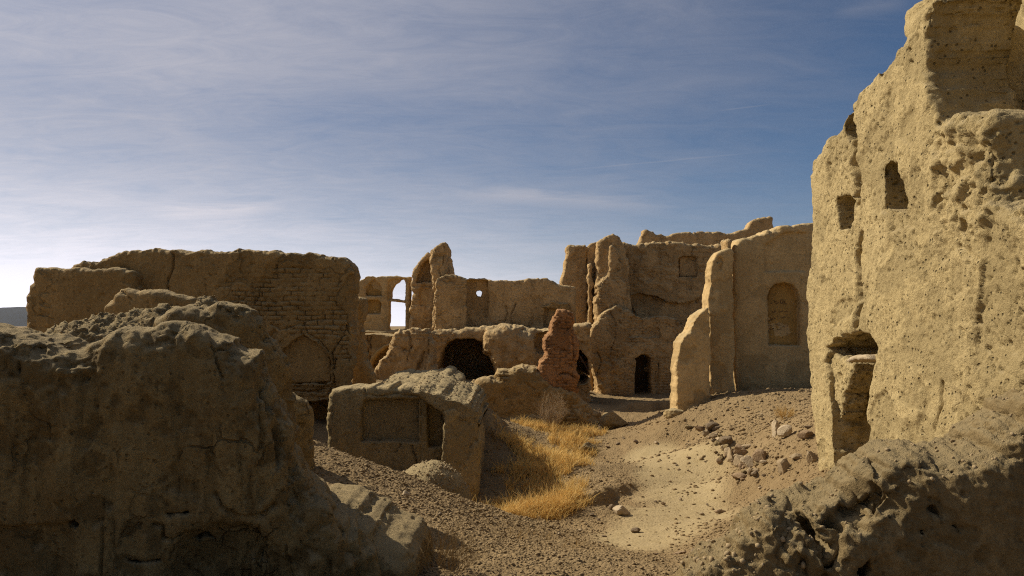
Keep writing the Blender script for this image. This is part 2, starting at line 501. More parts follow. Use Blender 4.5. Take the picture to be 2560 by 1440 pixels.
PATH = np.array([at(1625, 1128, 16.1)[:2], at(1700, 1170, 14.2)[:2], at(1715, 1220, 12.4)[:2], at(1720, 1290, 10.6)[:2], at(1600, 1345, 9.0)[:2]])
PW = [.55, .75, .8, .85, .6]
def path_mask(x, y):
    best = np.full(x.shape, 9.0)
    for i in range(len(PATH) - 1):
        a, b = PATH[i], PATH[i + 1]
        e = b - a
        t = np.clip(((x - a[0]) * e[0] + (y - a[1]) * e[1]) / (e @ e), 0, 1)
        w = PW[i] * (1 - t) + PW[i + 1] * t
        best = np.minimum(best, np.hypot(x - a[0] - t * e[0], y - a[1] - t * e[1]) / w)
    P = np.stack([x, y, x * 0], 1)
    nn = noise(P, .9, 3, octv=4) * .6
    return 1 - sstep(.35, 1.35, best + nn)

_q1 = at(1575, 1222, 12.0); _q2 = at(1640, 1022, 24.0)
def gz0(x, y):
    """ground height without the small roughness"""
    x = np.asarray(x, float); y = np.asarray(y, float)
    z = np.full(x.shape, _w[_n]) + _w[_n + 1] * x + _w[_n + 2] * y
    for i in range(_n):
        z += _w[i] * _tps((x - CP[i, 0]) ** 2 + (y - CP[i, 1]) ** 2)
    r = np.hypot(x, y - 14)
    f = sstep(20, 34, r)
    z = np.clip(z, -.6, 1.7) * (1 - f) + f * .9
    # broken edges of two low banks, facing the viewer
    for (cx, cy, wx, hh, sl) in ((4.35, 24.2, .95, .24, .12),):
        dx = (x - cx) / wx
        edge = cy + sl * (x - cx) + .12 * np.sin(x * 7)
        up = sstep(-.06, .06, y - edge) * np.exp(-(np.clip(y - edge, 0, 9) / 1.6) ** 2)
        z += hh * up * np.exp(-dx ** 4)
        z -= .10 * np.exp(-((y - edge + .22) / .2) ** 2) * np.exp(-dx ** 4)
    # lip running away from the viewer beside the grassy hollow, dropping to the path on its right
    a, b = np.array([.90, 11.0]), np.array([2.2, 12.7])
    e = (b - a) / np.linalg.norm(b - a); L = np.linalg.norm(b - a)
    al = (x - a[0]) * e[0] + (y - a[1]) * e[1]
    wig = .10 * np.sin(al * 3.3 + .5) + .05 * np.sin(al * 9 + 1)
    sd = -(x - a[0]) * e[1] + (y - a[1]) * e[0] + wig
    win = sstep(-.7, .6, al) * sstep(L + .2, .5, al)
    z += win * (.22 * sstep(-.14, .08, sd) * np.exp(-(np.clip(sd, 0, 9) / 1.1) ** 2) - .05 * np.exp(-((sd + .2) / .2) ** 2))
    return z

def gz(x, y):
    x = np.atleast_1d(np.asarray(x, float)); y = np.atleast_1d(np.asarray(y, float))
    z = gz0(x, y)
    near = np.hypot(x, y - 10) < 40
    P = np.stack([x, y, x * 0], 1)
    pm = path_mask(x, y)
    rough = 1 - .8 * pm
    n = noise(P, 1.1, 1, octv=3) * .05 * rough + noise(P, .28, 2, octv=3) * .028 * rough
    n += noise(P, .45, 5, octv=4) * .02 * pm + np.maximum(0, noise(P, .11, 3, octv=3)) * .035 * rough + noise(P, .05, 4, octv=2) * .014 * (.25 + .75 * rough)
    return z + n * np.where(near, 1, .4), pm

def lines(segs):
    o = []
    for a, b, h in segs:
        o += list(np.arange(a, b, h))
    return np.array(o)
gx = lines([(-6000, -400, 700), (-400, -40, 45), (-40, -8, 2), (-8, -3.2, .12), (-3.2, 5.6, .032), (5.6, 9, .1), (9, 40, 2), (40, 400, 45), (400, 6001, 700)])
gy = lines([(-400, -40, 60), (-40, 2, 2), (2, 4, .1), (4, 13.5, .025), (13.5, 22, .05), (22, 33, .1), (33, 80, 2), (80, 400, 20), (400, 7001, 600)])
X, Y = np.meshgrid(gx, gy, indexing='ij')
zz_, pm_ = gz(X.ravel(), Y.ravel())
nx_, ny_ = X.shape
ii = np.arange(nx_ * ny_).reshape(nx_, ny_)
Fq = np.stack([ii[:-1, :-1], ii[1:, :-1], ii[1:, 1:], ii[:-1, 1:]], -1).reshape(-1, 4)

def ground_mat():
    m = bpy.data.materials.new('dirt_ground'); t = nt(m); g = G(t)
    co = g.n('ShaderNodeTexCoord').outputs['Object']
    pm = g.n('ShaderNodeAttribute', attribute_name='path').outputs['Fac']
    big = g.noise(co, .7, 5, .6); mid = g.noise(co, 6, 6, .7); sm = g.noise(co, 24, 8, .78)
    c = g.mix(g.ramp(big, .35, .65), (.285, .20, .10), (.23, .155, .072))
    c = g.mix(g.math('MULTIPLY', g.ramp(mid, .5, .7), .5), c, (.36, .262, .132))
    c = g.mix(g.math('MULTIPLY', g.ramp(sm, .52, .7), .6), c, (.16, .105, .055))
    p = g.mix(g.ramp(mid, .4, .65), (.385, .295, .155), (.315, .235, .115))
    p = g.mix(g.math('MULTIPLY', g.ramp(sm, .6, .75), .4), p, (.28, .2, .105))
    pf = g.ramp(g.math('ADD', pm, g.math('MULTIPLY', g.math('SUBTRACT', mid, .5), .7)), .2, 1.05)
    c = g.mix(pf, c, p)
    vo = g.n('ShaderNodeTexVoronoi', ins={'Vector': co, 'Scale': 30.0}).outputs['Distance']
    h = g.math('ADD', g.math('MULTIPLY', sm, .7), g.math('MULTIPLY', mid, .6))
    h = g.math('SUBTRACT', h, g.math('MULTIPLY', vo, .7))
    st = g.math('SUBTRACT', .95, g.math('MULTIPLY', pf, .6))
    bp = g.n('ShaderNodeBump', ins={'Strength': st, 'Distance': .03, 'Height': h}).outputs[0]
    bs = g.n('ShaderNodeBsdfPrincipled', ins={'Base Color': c, 'Roughness': .95, 'Normal': bp})
    bs.inputs['Specular IOR Level'].default_value = .1
    g.n('ShaderNodeOutputMaterial', ins={0: bs.outputs[0]})
    return m
me = mesh_from('ground', np.stack([X.ravel(), Y.ravel(), zz_], 1), Fq, ground_mat())
at_ = me.attributes.new('path', 'FLOAT', 'POINT')
at_.data.foreach_set('value', pm_.astype(np.float32))
tag(link('ground', me), kind='structure')

# far hills
def hills():
    xs = np.linspace(-6000, 1200, 180)
    V = []; Fh = []
    rows = [(0, 0), (250, .55), (420, .92), (520, 1.0), (700, .7), (1100, 0)]
    for i, x in enumerate(xs):
        P = np.array([[x, 0, 0]])
        h = 100 + 40 * noise(P, 900, 2, octv=3)[0] + 12 * noise(P, 160, 3, octv=3)[0]
        h *= float(1 - sstep(-1900, -900, x))
        for dy, f in rows:
            q = np.array([[x, dy, 0]])
            V.append((x, 3400 + dy, -5 + max(h * f, 0) * (1 + .12 * noise(q, 220, 4, octv=3)[0])))
    n = len(rows)
    for i in range(len(xs) - 1):
        for j in range(n - 1):
            Fh.append((i * n + j, i * n + n + j, i * n + n + j + 1, i * n + j + 1))
    me = mesh_from('hills', V, np.array(Fh), simple('hill_rock', (.015, .015, .017), (.011, .011, .012), .004, .2))
    tag(link('hills', me), kind='structure')
hills()
# ---------------------------------------------------------------- wall pieces
def std(v, rough=1.0):
    """weathering for a wall whose finest voxel is v"""
    return [('n', .9, .045 * rough), ('n', .25, .015 * rough), ('v', .14, .014 * rough), ('n', v * 3.6, v * .6 * rough), ('p', v * 4.0, v * 1.3 * rough, .55), ('f', .8, v * .9, .18), ('c', v * 7, v * .7 * rough)]
def brk(t=.12, d=.045): return [('b', .30, .10, d, t)]

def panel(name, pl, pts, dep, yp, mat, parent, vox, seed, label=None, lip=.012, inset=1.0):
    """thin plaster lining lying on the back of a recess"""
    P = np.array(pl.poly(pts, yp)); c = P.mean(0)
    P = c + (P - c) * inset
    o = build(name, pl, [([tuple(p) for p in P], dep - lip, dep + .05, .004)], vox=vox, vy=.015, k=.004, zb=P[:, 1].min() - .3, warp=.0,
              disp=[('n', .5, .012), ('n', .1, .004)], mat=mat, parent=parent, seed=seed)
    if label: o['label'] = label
    return o

def blob_mask(V, pl, px, py, rx, ry, yp=0.0):
    s, z = pl.proj(px, py, yp)
    s2, _ = pl.proj(px + rx, py, yp); _, z2 = pl.proj(px, py - ry, yp)
    return np.exp(-((V[:, 0] - s) / abs(s2 - s)) ** 4 - ((V[:, 2] - z) / abs(z2 - z)) ** 4)

# ===== large brick wall on the left, 17 m away
pl = front(17, 480)
def ex(V, N):
    m = blob_mask(V, pl, 690, 745, 150, 85) + .7 * blob_mask(V, pl, 850, 850, 60, 75) + .6 * blob_mask(V, pl, 800, 975, 90, 28)
    m = np.clip(m * 1.3, 0, 1) * np.clip(-N[:, 1], 0, 1)
    m = sstep(.50, .66, m + .55 * noise(V, .4, 4, octv=5))
    d = -.060 * m * bricks(V, .33, .105, .019, 5) * (.25 + .75 * sstep(-.25, .1, noise(V, .28, 6, octv=3))) + m * .012 * noise(V, .3, 8)
    d -= .008 * m
    d += .03 * noise(V, .35, 12, st=(1, 1, .3), octv=2) * sstep(3.9, 4.35, V[:, 2])
    return d, m * .25
main = [(150, 668), (191, 660), (202, 652), (235, 655), (253, 643), (289, 630), (325, 624), (361, 621), (397, 620), (469, 624), (541, 625), (614, 623), (668, 629), (722, 630), (794, 632), (848, 636), (868, 647), (877, 665),
        (876, 704), (871, 733), (872, 748), (874, 777), (880, 813), (877, 885), (868, 921), (860, 950), (868, 985)]
leftp = [(57, 860), (54, 818), (60, 791), (63, 766), (60, 740), (69, 715), (78, 704), (81, 668), (130, 666), (180, 665), (235, 668), (300, 668), (325, 674), (340, 690), (346, 720)]
arch = [(704, 960), (700, 905), (709, 878), (732, 856), (760, 838), (790, 857), (812, 876), (826, 897), (828, 955)]
T1 = thing('brick_wall', pl.world(0, 0, .8), 'long dark mudbrick wall with exposed brick courses and a rounded broken end', 'wall', 'standing ruin walls')
def C(pl, pts, w, dep, yp=0.0): return (pl.poly(pts, yp), w, dep)
build('wall_body', pl, [(top(pl, main), 0, .95, .08), (pl.poly([(682, 980), (690, 822), (760, 806), (850, 822), (888, 900), (872, 1000), (872, 1100), (682, 1100)]), -.05, .5)],
      [(pl.poly(arch), -.5, .08, .03), (pl.poly([(742, 1006), (818, 1000), (826, 1110), (742, 1110)]), -1, .45)],
      vox=.02, vy=.05, k=.06, warp=.05, disp=std(.025, 1.0), extra=ex, mat=MUD_L, parent=T1, seed=11, ncr=7,
      cracks=[C(pl, [(432, 632), (433, 660), (425, 690), (420, 700), (418, 720)], .016, .10), C(pl, [(350, 695), (346, 708)], .015, .08),
              C(pl, [(676, 810), (700, 822), (722, 818), (745, 808), (762, 806)], .022, .12), C(pl, [(758, 806), (770, 832), (800, 850), (822, 880)], .012, .05),
              C(pl, [(884, 780), (876, 805), (872, 822), (880, 840)], .02, .10), C(pl, [(735, 958), (760, 950), (800, 954), (838, 962)], .022, .10), C(pl, [(735, 975), (770, 980), (812, 972)], .016, .08)])
build('wall_end', pl, [(top(pl, leftp, -.35), -.35, .5, .08)], vox=.03, warp=.04, disp=std(.03, .8), mat=MUD_L, parent=T1, seed=12)
panel('niche', pl, arch, .08, .06, MUD_L, T1, .03, 13, 'shallow pointed blind arch, smooth plaster', inset=.98)

# narrow return wall behind its right end
pl = front(18.6, 895)
o = build('wall_stub', pl, [(top(pl, [(874, 770), (884, 742), (898, 744), (912, 750), (909, 800), (906, 870), (916, 915), (932, 945)]), 0, .6, .08)], vox=.03, warp=.05, disp=std(.03), mat=MUD_L, seed=15)
tag(o, 'narrow ragged wall stub against the right end of the brick wall', 'wall', 'standing ruin walls')

# ===== far two storey niche wall with the open windows
pl = front(30, 955)
T2 = thing('niche_wall', pl.world(0, 0, 2.4), 'far thin plastered wall with two blind niches and open broken windows showing sky', 'wall', 'standing ruin walls')
w_up = [(978, 746), (977.5, 730), (981, 720), (987.5, 710), (997.5, 704), (1000, 699), (1007.5, 697), (1011, 705), (1012, 722), (1010, 749)]
w_lo = [(974.5, 753), (990, 754), (1012.5, 757), (1012.5, 821), (997, 823), (972.5, 824)]
n1 = [(915, 739), (915, 720), (920, 709), (934, 697), (949, 709), (953.5, 720), (953.5, 739)]
n2 = [(914, 785), (913, 760), (917, 752), (922, 750), (944, 750), (949, 753), (952, 760), (951, 785)]
build('wall_body', pl, [(top(pl, [(889, 800), (889, 745), (890, 712), (893, 704), (905, 696), (917, 690), (955, 690), (962, 691), (990, 688), (1027, 691)]), 0, .5, .05)],
      [(pl.poly(w_up), -1, 2), (pl.poly(w_lo), -1, 2), (pl.poly(n1), -1, .22), (pl.poly(n2), -1, .22), (pl.poly([(970, 750), (970, 702), (985, 697), (1016, 696), (1016, 750)]), -1, .10),
       (pl.poly([(910.5, 741), (910.5, 694), (957, 694), (957, 741)]), -1, .05)],
      vox=.032, vy=.05, k=.03, warp=.02, disp=[('n', .8, .02), ('n', .2, .012), ('p', .14, .02, .5), ('f', .6, .02, .2)], mat=MUD_S, parent=T2, seed=21, zb=.4)
panel('niche', pl, n1, .22, .2, MUD_O, T2, .04, 22, 'pointed blind niche, upper', inset=.99)
panel('niche', pl, n2, .22, .2, MUD_O, T2, .04, 23, 'flat arched blind niche, lower', inset=.99)
pl2 = front(29.4, 955)
build('ledge', pl2, [(pl2.poly([(900, 827), (1000, 829), (1000, 834), (900, 832)]), 0, .5, .02)], vox=.03, k=.02, warp=.01, zb=2, disp=[('n', .3, .015)], mat=MUD_P, parent=T2, seed=24)

# lower arch wall under it
pl = front(27.5, 940)
vault = [(921, 960), (924, 920), (932, 898), (946, 880), (962, 868), (985, 860), (1010, 858), (1010, 960)]
T3 = thing('arched_wall', pl.world(0, 0, .8), 'cracked lower wall with half a pale arch showing beside the brick wall', 'wall', 'standing ruin walls')
build('wall_body', pl, [(top(pl, [(895, 836), (920, 833), (960, 834), (1010, 833)]), 0, 1.4, .04)], [(pl.poly(vault), -1, 1.0, .03)], vox=.035, k=.04, warp=.02, disp=std(.035, .6) + brk(.1), mat=MUD_L, parent=T3, seed=31, ncr=3,
      cracks=[C(pl, [(930, 838), (922, 855), (926, 865), (920, 880)], .02, .08)])
rim = [(917, 960), (919, 918), (928, 894), (943, 876), (960, 863), (985, 855), (1010, 853), (1010, 860), (985, 863), (964, 871), (948, 884), (936, 901), (929, 922), (926, 960)]
build('arch_rim', pl, [(pl.poly(rim), -.06, .3, .02)], vox=.03, k=.02, warp=.01, zb=0, disp=[('n', .3, .012)], mat=MUD_O, parent=T3, seed=32)

# ===== tower fragment
pl = front(29.2, 1075)
T4 = thing('tower_fragment', pl.world(0, 0, 2.5), 'tall pointed wall fragment with a hollow half vault, highest of the middle ruins', 'tower', 'standing ruin walls')
tf = [(1020, 830), (1024, 790), (1027, 760), (1028, 710), (1029, 685), (1034, 676), (1042, 662), (1052, 647), (1060, 637), (1080, 626), (1100, 616), (1106, 611), (1111, 610), (1117, 615), (1119, 628), (1120, 640), (1127, 646), (1128, 690), (1128, 830)]
build('wall_body', pl, [(top(pl, tf), 0, 1.3, .06), (pl.poly([(1079, 640), (1100, 615), (1112, 609), (1118, 620), (1117, 690), (1110, 830), (1083, 830), (1087, 760), (1086, 720), (1079, 680)]), -.5, .5, .06)],
      [(pl.poly([(1040, 707), (1043, 690), (1050, 668), (1060, 652), (1070, 646), (1077, 655), (1079, 680), (1080, 708)]), -1, .40, .05),
       (pl.poly([(1049, 723), (1074, 722), (1074, 766), (1049, 766)]), -1, .10)],
      vox=.034, k=.06, warp=.045, disp=std(.034, .8) + [('r', .25, .03)] + brk(.1), ncr=3, mat=MUD_F, parent=T4, seed=41, zb=.4,
      cracks=[C(pl, [(1030, 716), (1050, 714), (1078, 717)], .03, .06)])
panel('niche', pl, [(1049, 723), (1074, 722), (1074, 766), (1049, 766)], .10, .1, MUD_S, T4, .04, 42, inset=.98)

# ===== terrace upper wall with the round hole
pl = front(28, 1230)
T5 = thing('terrace_wall', pl.world(0, 0, 2.5), 'plain upper wall on the terrace pierced by one small round hole', 'wall', 'standing ruin walls')
u = [(1085, 830), (1085, 710), (1090, 697), (1102, 689), (1127, 686), (1152, 691), (1164, 694), (1167, 697), (1180, 696), (1202, 695), (1220, 699), (1226, 697), (1240, 700), (1277, 700), (1334, 696), (1361, 695), (1381, 701), (1390, 708), (1420, 712), (1440, 716)]
hole = [(1187.5, 731), (1190, 726), (1198, 724), (1204, 728), (1203, 735), (1199, 740), (1192, 738)]
rec = [(1166, 850), (1167, 699), (1220, 701), (1219.5, 850)]
build('wall_body', pl, [(top(pl, u), 0, .7, .06)], [(pl.poly(rec), -1, .36), (pl.poly(hole), -1, 3), (pl.poly([(1360, 850), (1360, 765), (1424, 762), (1424, 850)]), -1, .2)],
      vox=.032, vy=.06, k=.06, warp=.03, disp=std(.032, .8) + brk(.06, .04), ncr=6, mat=MUD_F, parent=T5, seed=51, zb=.4)
build('brick_course', pl, [(pl.poly([(1354, 770), (1356, 763), (1372, 760), (1374, 754), (1416, 756), (1424, 766), (1424, 776), (1390, 772)]), -.12, .2, .02)], vox=.03, k=.02, warp=.02, zb=2.5,
      extra=lambda V, N: -.04 * bricks(V, .3, .09, .02, 3), mat=MUD_L, parent=T5, seed=52)

# ===== cave terrace
pl = front(25, 1260)
cave = [(1096, 985), (1096, 918), (1100, 884), (1110, 867), (1122, 857), (1140, 850), (1165, 847), (1185, 847), (1197, 852), (1209, 857), (1212, 867), (1210, 880), (1224, 892), (1235, 907), (1240, 922), (1240, 985)]
T6 = thing('cave_terrace', pl.world(0, 0, 1.0), 'eroded mud terrace with a large black arched vault opening in its front', 'ruin', 'standing ruin walls')
c_top = [(1070, 834), (1085, 826), (1120, 826), (1177, 821), (1200, 819), (1234, 816), (1301, 818), (1344, 824), (1375, 824), (1435, 810), (1462, 808), (1478, 812)]
def exc(V, N):
    b = blob_mask(V, pl, 1282, 880, 62, 70)
    return b * (.10 * noise(V, .5, 5, octv=3) + .05 * (1 - 2 * np.abs(noise(V, .22, 6, st=(1, 1, .5), octv=2))))
build('terrace_body', pl, [(top(pl, c_top), 0, 3.6, .10), (pl.poly([(1222, 990), (1236, 915), (1222, 880), (1212, 862), (1218, 830), (1260, 819), (1300, 822), (1326, 838), (1334, 870), (1338, 910), (1335, 990)]), -.6, .8, .16)],
      [(pl.poly(cave), -1.5, 3.2, .06), (pl.poly([(1336, 866), (1338, 836), (1375, 830), (1380, 866), (1376, 880), (1340, 880)]), -1, .4, .1), (pl.poly([(1440, 885), (1452, 872), (1470, 896), (1476, 945), (1462, 958), (1440, 960)]), -1, 2.2, .05)],
      vox=.036, vy=.09, k=.06, warp=.07, kun=.12, disp=std(.036, 1.3) + brk(.12), ncr=6, extra=exc, mat=MUD_F, parent=T6, seed=61, zb=-.3,
      cracks=[C(pl, [(1082, 850), (1086, 890), (1080, 930)], .04, .12)])
o = build('wooden_beam', pl, [(pl.poly([(1444, 884), (1448, 880), (1474, 922), (1472, 929)]), .25, .4, .01)], vox=.025, k=.01, warp=.0, zb=.5, mat=WOOD, parent=T6, seed=62)

# stub in front of it on the left
pl = front(23.5, 1015)
s1 = [(925, 960), (937, 917), (945, 902), (965, 882), (972, 860), (985, 837), (995, 826), (1030, 817), (1045, 815), (1062, 822), (1076, 834), (1084, 860), (1088, 900), (1094, 960)]
o = build('wall_stub', pl, [(top(pl, s1), 0, .9, .10), (pl.poly([(1040, 960), (1072, 890), (1080, 888), (1096, 930), (1100, 980), (1040, 980)]), -.3, .4, .1)], vox=.034, k=.06, warp=.07, mat=MUD_F, seed=71, zb=-.3,
          ncr=4, disp=std(.034, 1.3) + brk(.15) + [('p', .3, .08, .5)], cracks=[C(pl, [(1022, 830), (1026, 870), (1018, 900)], .025, .08), C(pl, [(1060, 880), (1050, 910), (1042, 935)], .03, .1)])
tag(o, 'broken sloping mud wall stub left of the black vault opening', 'wall', 'standing ruin walls')
# ===== low dirt wall and the red pillar
pl = front(20, 1300)
lw = [(1130, 975), (1170, 965), (1195, 952), (1234, 945), (1250, 927), (1284, 921), (1318, 917), (1334, 914), (1350, 938), (1380, 962), (1430, 978), (1446, 990), (1452, 1004), (1475, 1020), (1500, 1040)]
def exl(V, N):
    return .05 * noise(V, .25, 3, octv=2) * sstep(.9, .3, V[:, 2])
o = build('low_wall', pl, [(top(pl, lw), 0, .9, .12), (top(pl, [(1230, 1065), (1300, 1045), (1400, 1030), (1450, 1024), (1478, 1038), (1500, 1060)], -.25), -.2, .4, .15)], vox=.03, k=.12, warp=.05, mat=MUD_L, seed=81, zb=-.5,
          disp=std(.03, .8) + [('p', .22, .05, .5)] + brk(.2), extra=exl)
tag(o, 'low worn dirt wall below the red pillar, behind the twiggy shrub', 'wall', 'standing ruin walls')
pl = front(20.25, 1400)
pil = [(1338, 1030), (1344, 960), (1352, 915), (1361, 898), (1366, 889), (1362, 866), (1368, 842), (1378, 809), (1388, 789), (1391, 774), (1412, 772), (1430, 784), (1433, 800), (1435, 826), (1441, 859), (1443, 910), (1445, 975), (1440, 1000)]
def exp_(V, N):
    return -.045 * bricks(V, .28, .085, .018, 9) * sstep(-.3, .2, noise(V, .4, 2)) * np.clip(-N[:, 1] + .3, 0, 1)
o = build('red_pillar', pl, [(top(pl, pil), -.1, .6, .07)], vox=.025, k=.07, warp=.06, mat=MUD_R, seed=91, zb=.2, disp=std(.025, 1.6) + [('p', .2, .06, .5)], extra=exp_,
          cracks=[C(pl, [(1398, 935), (1420, 932), (1440, 945)], .025, .1), C(pl, [(1430, 830), (1434, 900), (1432, 940)], .02, .08)])
tag(o, 'reddish burnt brick pillar tapering to a broken tip', 'pillar')

# ===== ruined house right of centre
pl = front(31.5, 1640)
T7 = thing('ruined_house', pl.world(0, 0, 0), 'tall eroded mud house with domed buttress, small square niche and dark doorway', 'ruin', 'standing ruin walls')
m_top = [(1478, 640), (1490, 606), (1560, 606), (1593, 612), (1597, 607), (1625, 606), (1654, 603), (1697, 604), (1738, 609), (1771, 612), (1805, 609), (1850, 607)]
nic = [(1698, 692), (1699, 645), (1706, 641), (1742, 642), (1744, 692)]
def exm(V, N):
    fr = np.clip(-N[:, 1], 0, 1)
    _, zl = pl.proj(1640, 752)
    b = blob_mask(V, pl, 1625, 668, 50, 42) * -.16 * sstep(.0, .55, noise(V, .55, 7, octv=3))
    return fr * (b - .07 * blob_mask(V, pl, 1640, 720, 8, 8))
build('wall_body', pl, [(top(pl, m_top), 0, 1.0, .10)],
      [(pl.poly(nic), -1, .3, .03), (pl.poly([(1560, 800), (1560, 745), (1600, 735), (1637, 742), (1670, 757), (1706, 761), (1740, 752), (1771, 732), (1790, 730), (1800, 800), (1800, 990), (1560, 990)]), -1, .28, .05)],
      vox=.04, vy=.07, k=.05, warp=.05, disp=std(.04, .9) + brk(.1, .05), ncr=6, extra=exm, mat=MUD_F, parent=T7, seed=101, zb=-.3,
      cracks=[C(pl, [(1650, 605), (1653, 640), (1650, 665)], .03, .06), C(pl, [(1637, 744), (1672, 758), (1706, 762), (1742, 752), (1772, 732)], .04, .14)])
panel('niche', pl, nic, .3, .3, MUD_F, T7, .04, 102, inset=.97)
pl2 = front(30.8, 1430)
build('corner_tower', pl2, [(top(pl2, [(1396, 840), (1402, 708), (1407, 681), (1410, 665), (1413, 654), (1416, 616), (1428, 609), (1449, 611), (1465, 610), (1471, 618), (1472, 840)]), 0, 1.2, .08)],
      vox=.036, k=.08, warp=.05, disp=std(.036, .9), mat=MUD_F, parent=T7, seed=103, zb=-.2)
pl2 = front(30.2, 1480)
build('rib', pl2, [(top(pl2, [(1469, 830), (1470, 660), (1479, 655), (1483, 668), (1485, 830)]), 0, .6, .06), (top(pl2, [(1470, 680), (1471, 612), (1482, 603), (1495, 600), (1500, 680)]), .7, 1.2, .06)],
      vox=.034, k=.05, warp=.04, disp=std(.034, .8), mat=MUD_F, parent=T7, seed=104, zb=-.2)
pl2 = front(30.0, 1530)
dome = [(1484, 840), (1487, 720), (1490, 660), (1494, 625), (1502, 596), (1512, 588), (1523, 584), (1536, 583), (1549, 592), (1556, 603), (1566, 622), (1572, 660), (1576, 720), (1578, 800), (1580, 840)]
build('buttress', pl2, [(top(pl2, dome), 0, 2.0, .08), (top(pl2, [(1491, 840), (1492, 712), (1500, 703), (1515, 690), (1522, 680), (1524, 640), (1526, 615), (1533, 612), (1545, 622), (1560, 650), (1566, 720), (1566, 840)], -.35), -.35, .5, .08)],
      vox=.034, k=.05, warp=.05, disp=std(.034, 1.0) + brk(.1), ncr=3, mat=MUD_F, parent=T7, seed=105, zb=0.0, kun=.1)
pl2 = front(29.3, 1600)
door = [(1587, 990), (1588, 955), (1590, 897), (1598, 890), (1603, 886), (1617, 887), (1627, 895), (1629, 930), (1629, 990)]
low = [(1508, 1010), (1492, 963), (1486, 940), (1478, 920), (1469, 880), (1466, 850), (1479, 819), (1499, 789), (1523, 772), (1545, 760), (1554, 758), (1566, 765), (1576, 780), (1600, 792), (1650, 792), (1670, 790), (1690, 798), (1717, 820), (1735, 850), (1740, 1010)]
def exg(V, N):
    fr = np.clip(-N[:, 1] + .2, 0, 1)
    m = np.clip(blob_mask(V, pl2, 1545, 845, 45, 70) + blob_mask(V, pl2, 1585, 815, 18, 30), 0, 1)
    d = -.05 * m * bricks(V, .3, .1, .02, 6) * sstep(-.2, .2, noise(V, .4, 3))
    e = blob_mask(V, pl2, 1520, 925, 40, 48)
    return fr * (d + e * (.10 * noise(V, .22, 7, octv=2) + .05 * noise(V, .1, 8)))
build('lower_wall', pl2, [(top(pl2, low), 0, 2.0, .06)],
      [(pl2.poly(door), -1, .9, .03), (pl2.poly([(1574, 842), (1574, 793), (1646, 780), (1648, 842)]), -1, .14, .03), (pl2.poly([(1642, 1010), (1644, 905), (1648, 905), (1649, 1010)]), -1, .08), (pl2.poly([(1560, 770), (1640, 780), (1648, 700), (1560, 700)]), -1, .3, .15)],
      vox=.034, k=.05, warp=.05, ncr=6, disp=std(.034, 1.0) + brk(.0) + [('p', .2, .05, .55)], extra=exg, mat=MUD_F, parent=T7, seed=106, zb=-.4)
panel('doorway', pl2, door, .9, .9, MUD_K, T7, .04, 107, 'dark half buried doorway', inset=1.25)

# wall on the skyline behind it
pl = front(40, 1760)
h = [(1570, 640), (1597, 608), (1603, 592), (1608, 577), (1617, 573), (1633, 579), (1640, 584), (1677, 588), (1684, 582), (1724, 580), (1751, 578), (1801, 579), (1818, 584), (1855, 575), (1872, 567), (1877, 553), (1886, 549), (1899, 545), (1926, 540), (1933, 544), (1935, 577), (1937, 640)]
o = build('skyline_wall', pl, [(top(pl, h), 0, .9, .08)], vox=.05, k=.08, warp=.05, disp=std(.05, .7), mat=MUD_F, seed=111, zb=-.2)
tag(o, 'far dark wall on the skyline rising to a step at its right end', 'wall', 'standing ruin walls')

# ===== house with the inscribed niche
pl = front(19.0, 1930)
T8 = thing('niche_house', pl.world(0, 0, .8), 'smooth plastered house front with tall arched niche and scratched writing', 'ruin', 'standing ruin walls')
big = [(1921, 864), (1919, 742), (1926, 720), (1939, 709), (1963, 705), (1983, 711), (1996, 728), (2001.5, 748), (2003, 865)]
nn_ = [(1832, 700), (1838, 610), (1846, 600), (1855, 595), (1872, 594), (1895, 586), (1916, 577), (1939, 570), (1983, 562), (2027, 558), (2110, 556), (2160, 560)]
build('wall_body', pl, [(top(pl, nn_), 0, .9, .07)],
      [(pl.poly(big), -1, .26, .015), (pl.poly([(1914, 610), (1930, 600), (1960, 580), (2016, 580), (2016, 679), (1914, 679)]), -1, .07, .01), (pl.poly([(2001, 745), (2002, 692), (2004.5, 692), (2006, 868), (2003, 868)]), -1, .04, .01)],
      vox=.028, k=.06, warp=.025, disp=[('n', .9, .028), ('n', .25, .008), ('v', .12, .006), ('p', .12, .02, .55), ('f', .9, .014, .3)], mat=MUD_S, parent=T8, seed=121, zb=-.2,
      extra=lambda V, N: .05 * noise(V, .18, 3, octv=3) * sstep(4.5, 5.0, V[:, 2]) - .06 * sstep(1.25, .9, V[:, 2] + .12 * noise(V, .4, 4, octv=2)) * np.clip(-N[:, 1], 0, 1),
      cracks=[C(pl, [(1838, 692), (1860, 690), (1890, 686)], .012, .02), C(pl, [(1840, 840), (1850, 920), (1848, 960)], .01, .015)])
NP = panel('niche', pl, big, .26, .25, MUD_O, T8, .03, 122, 'tall round arched niche of ochre plaster with scratched writing', inset=.985)
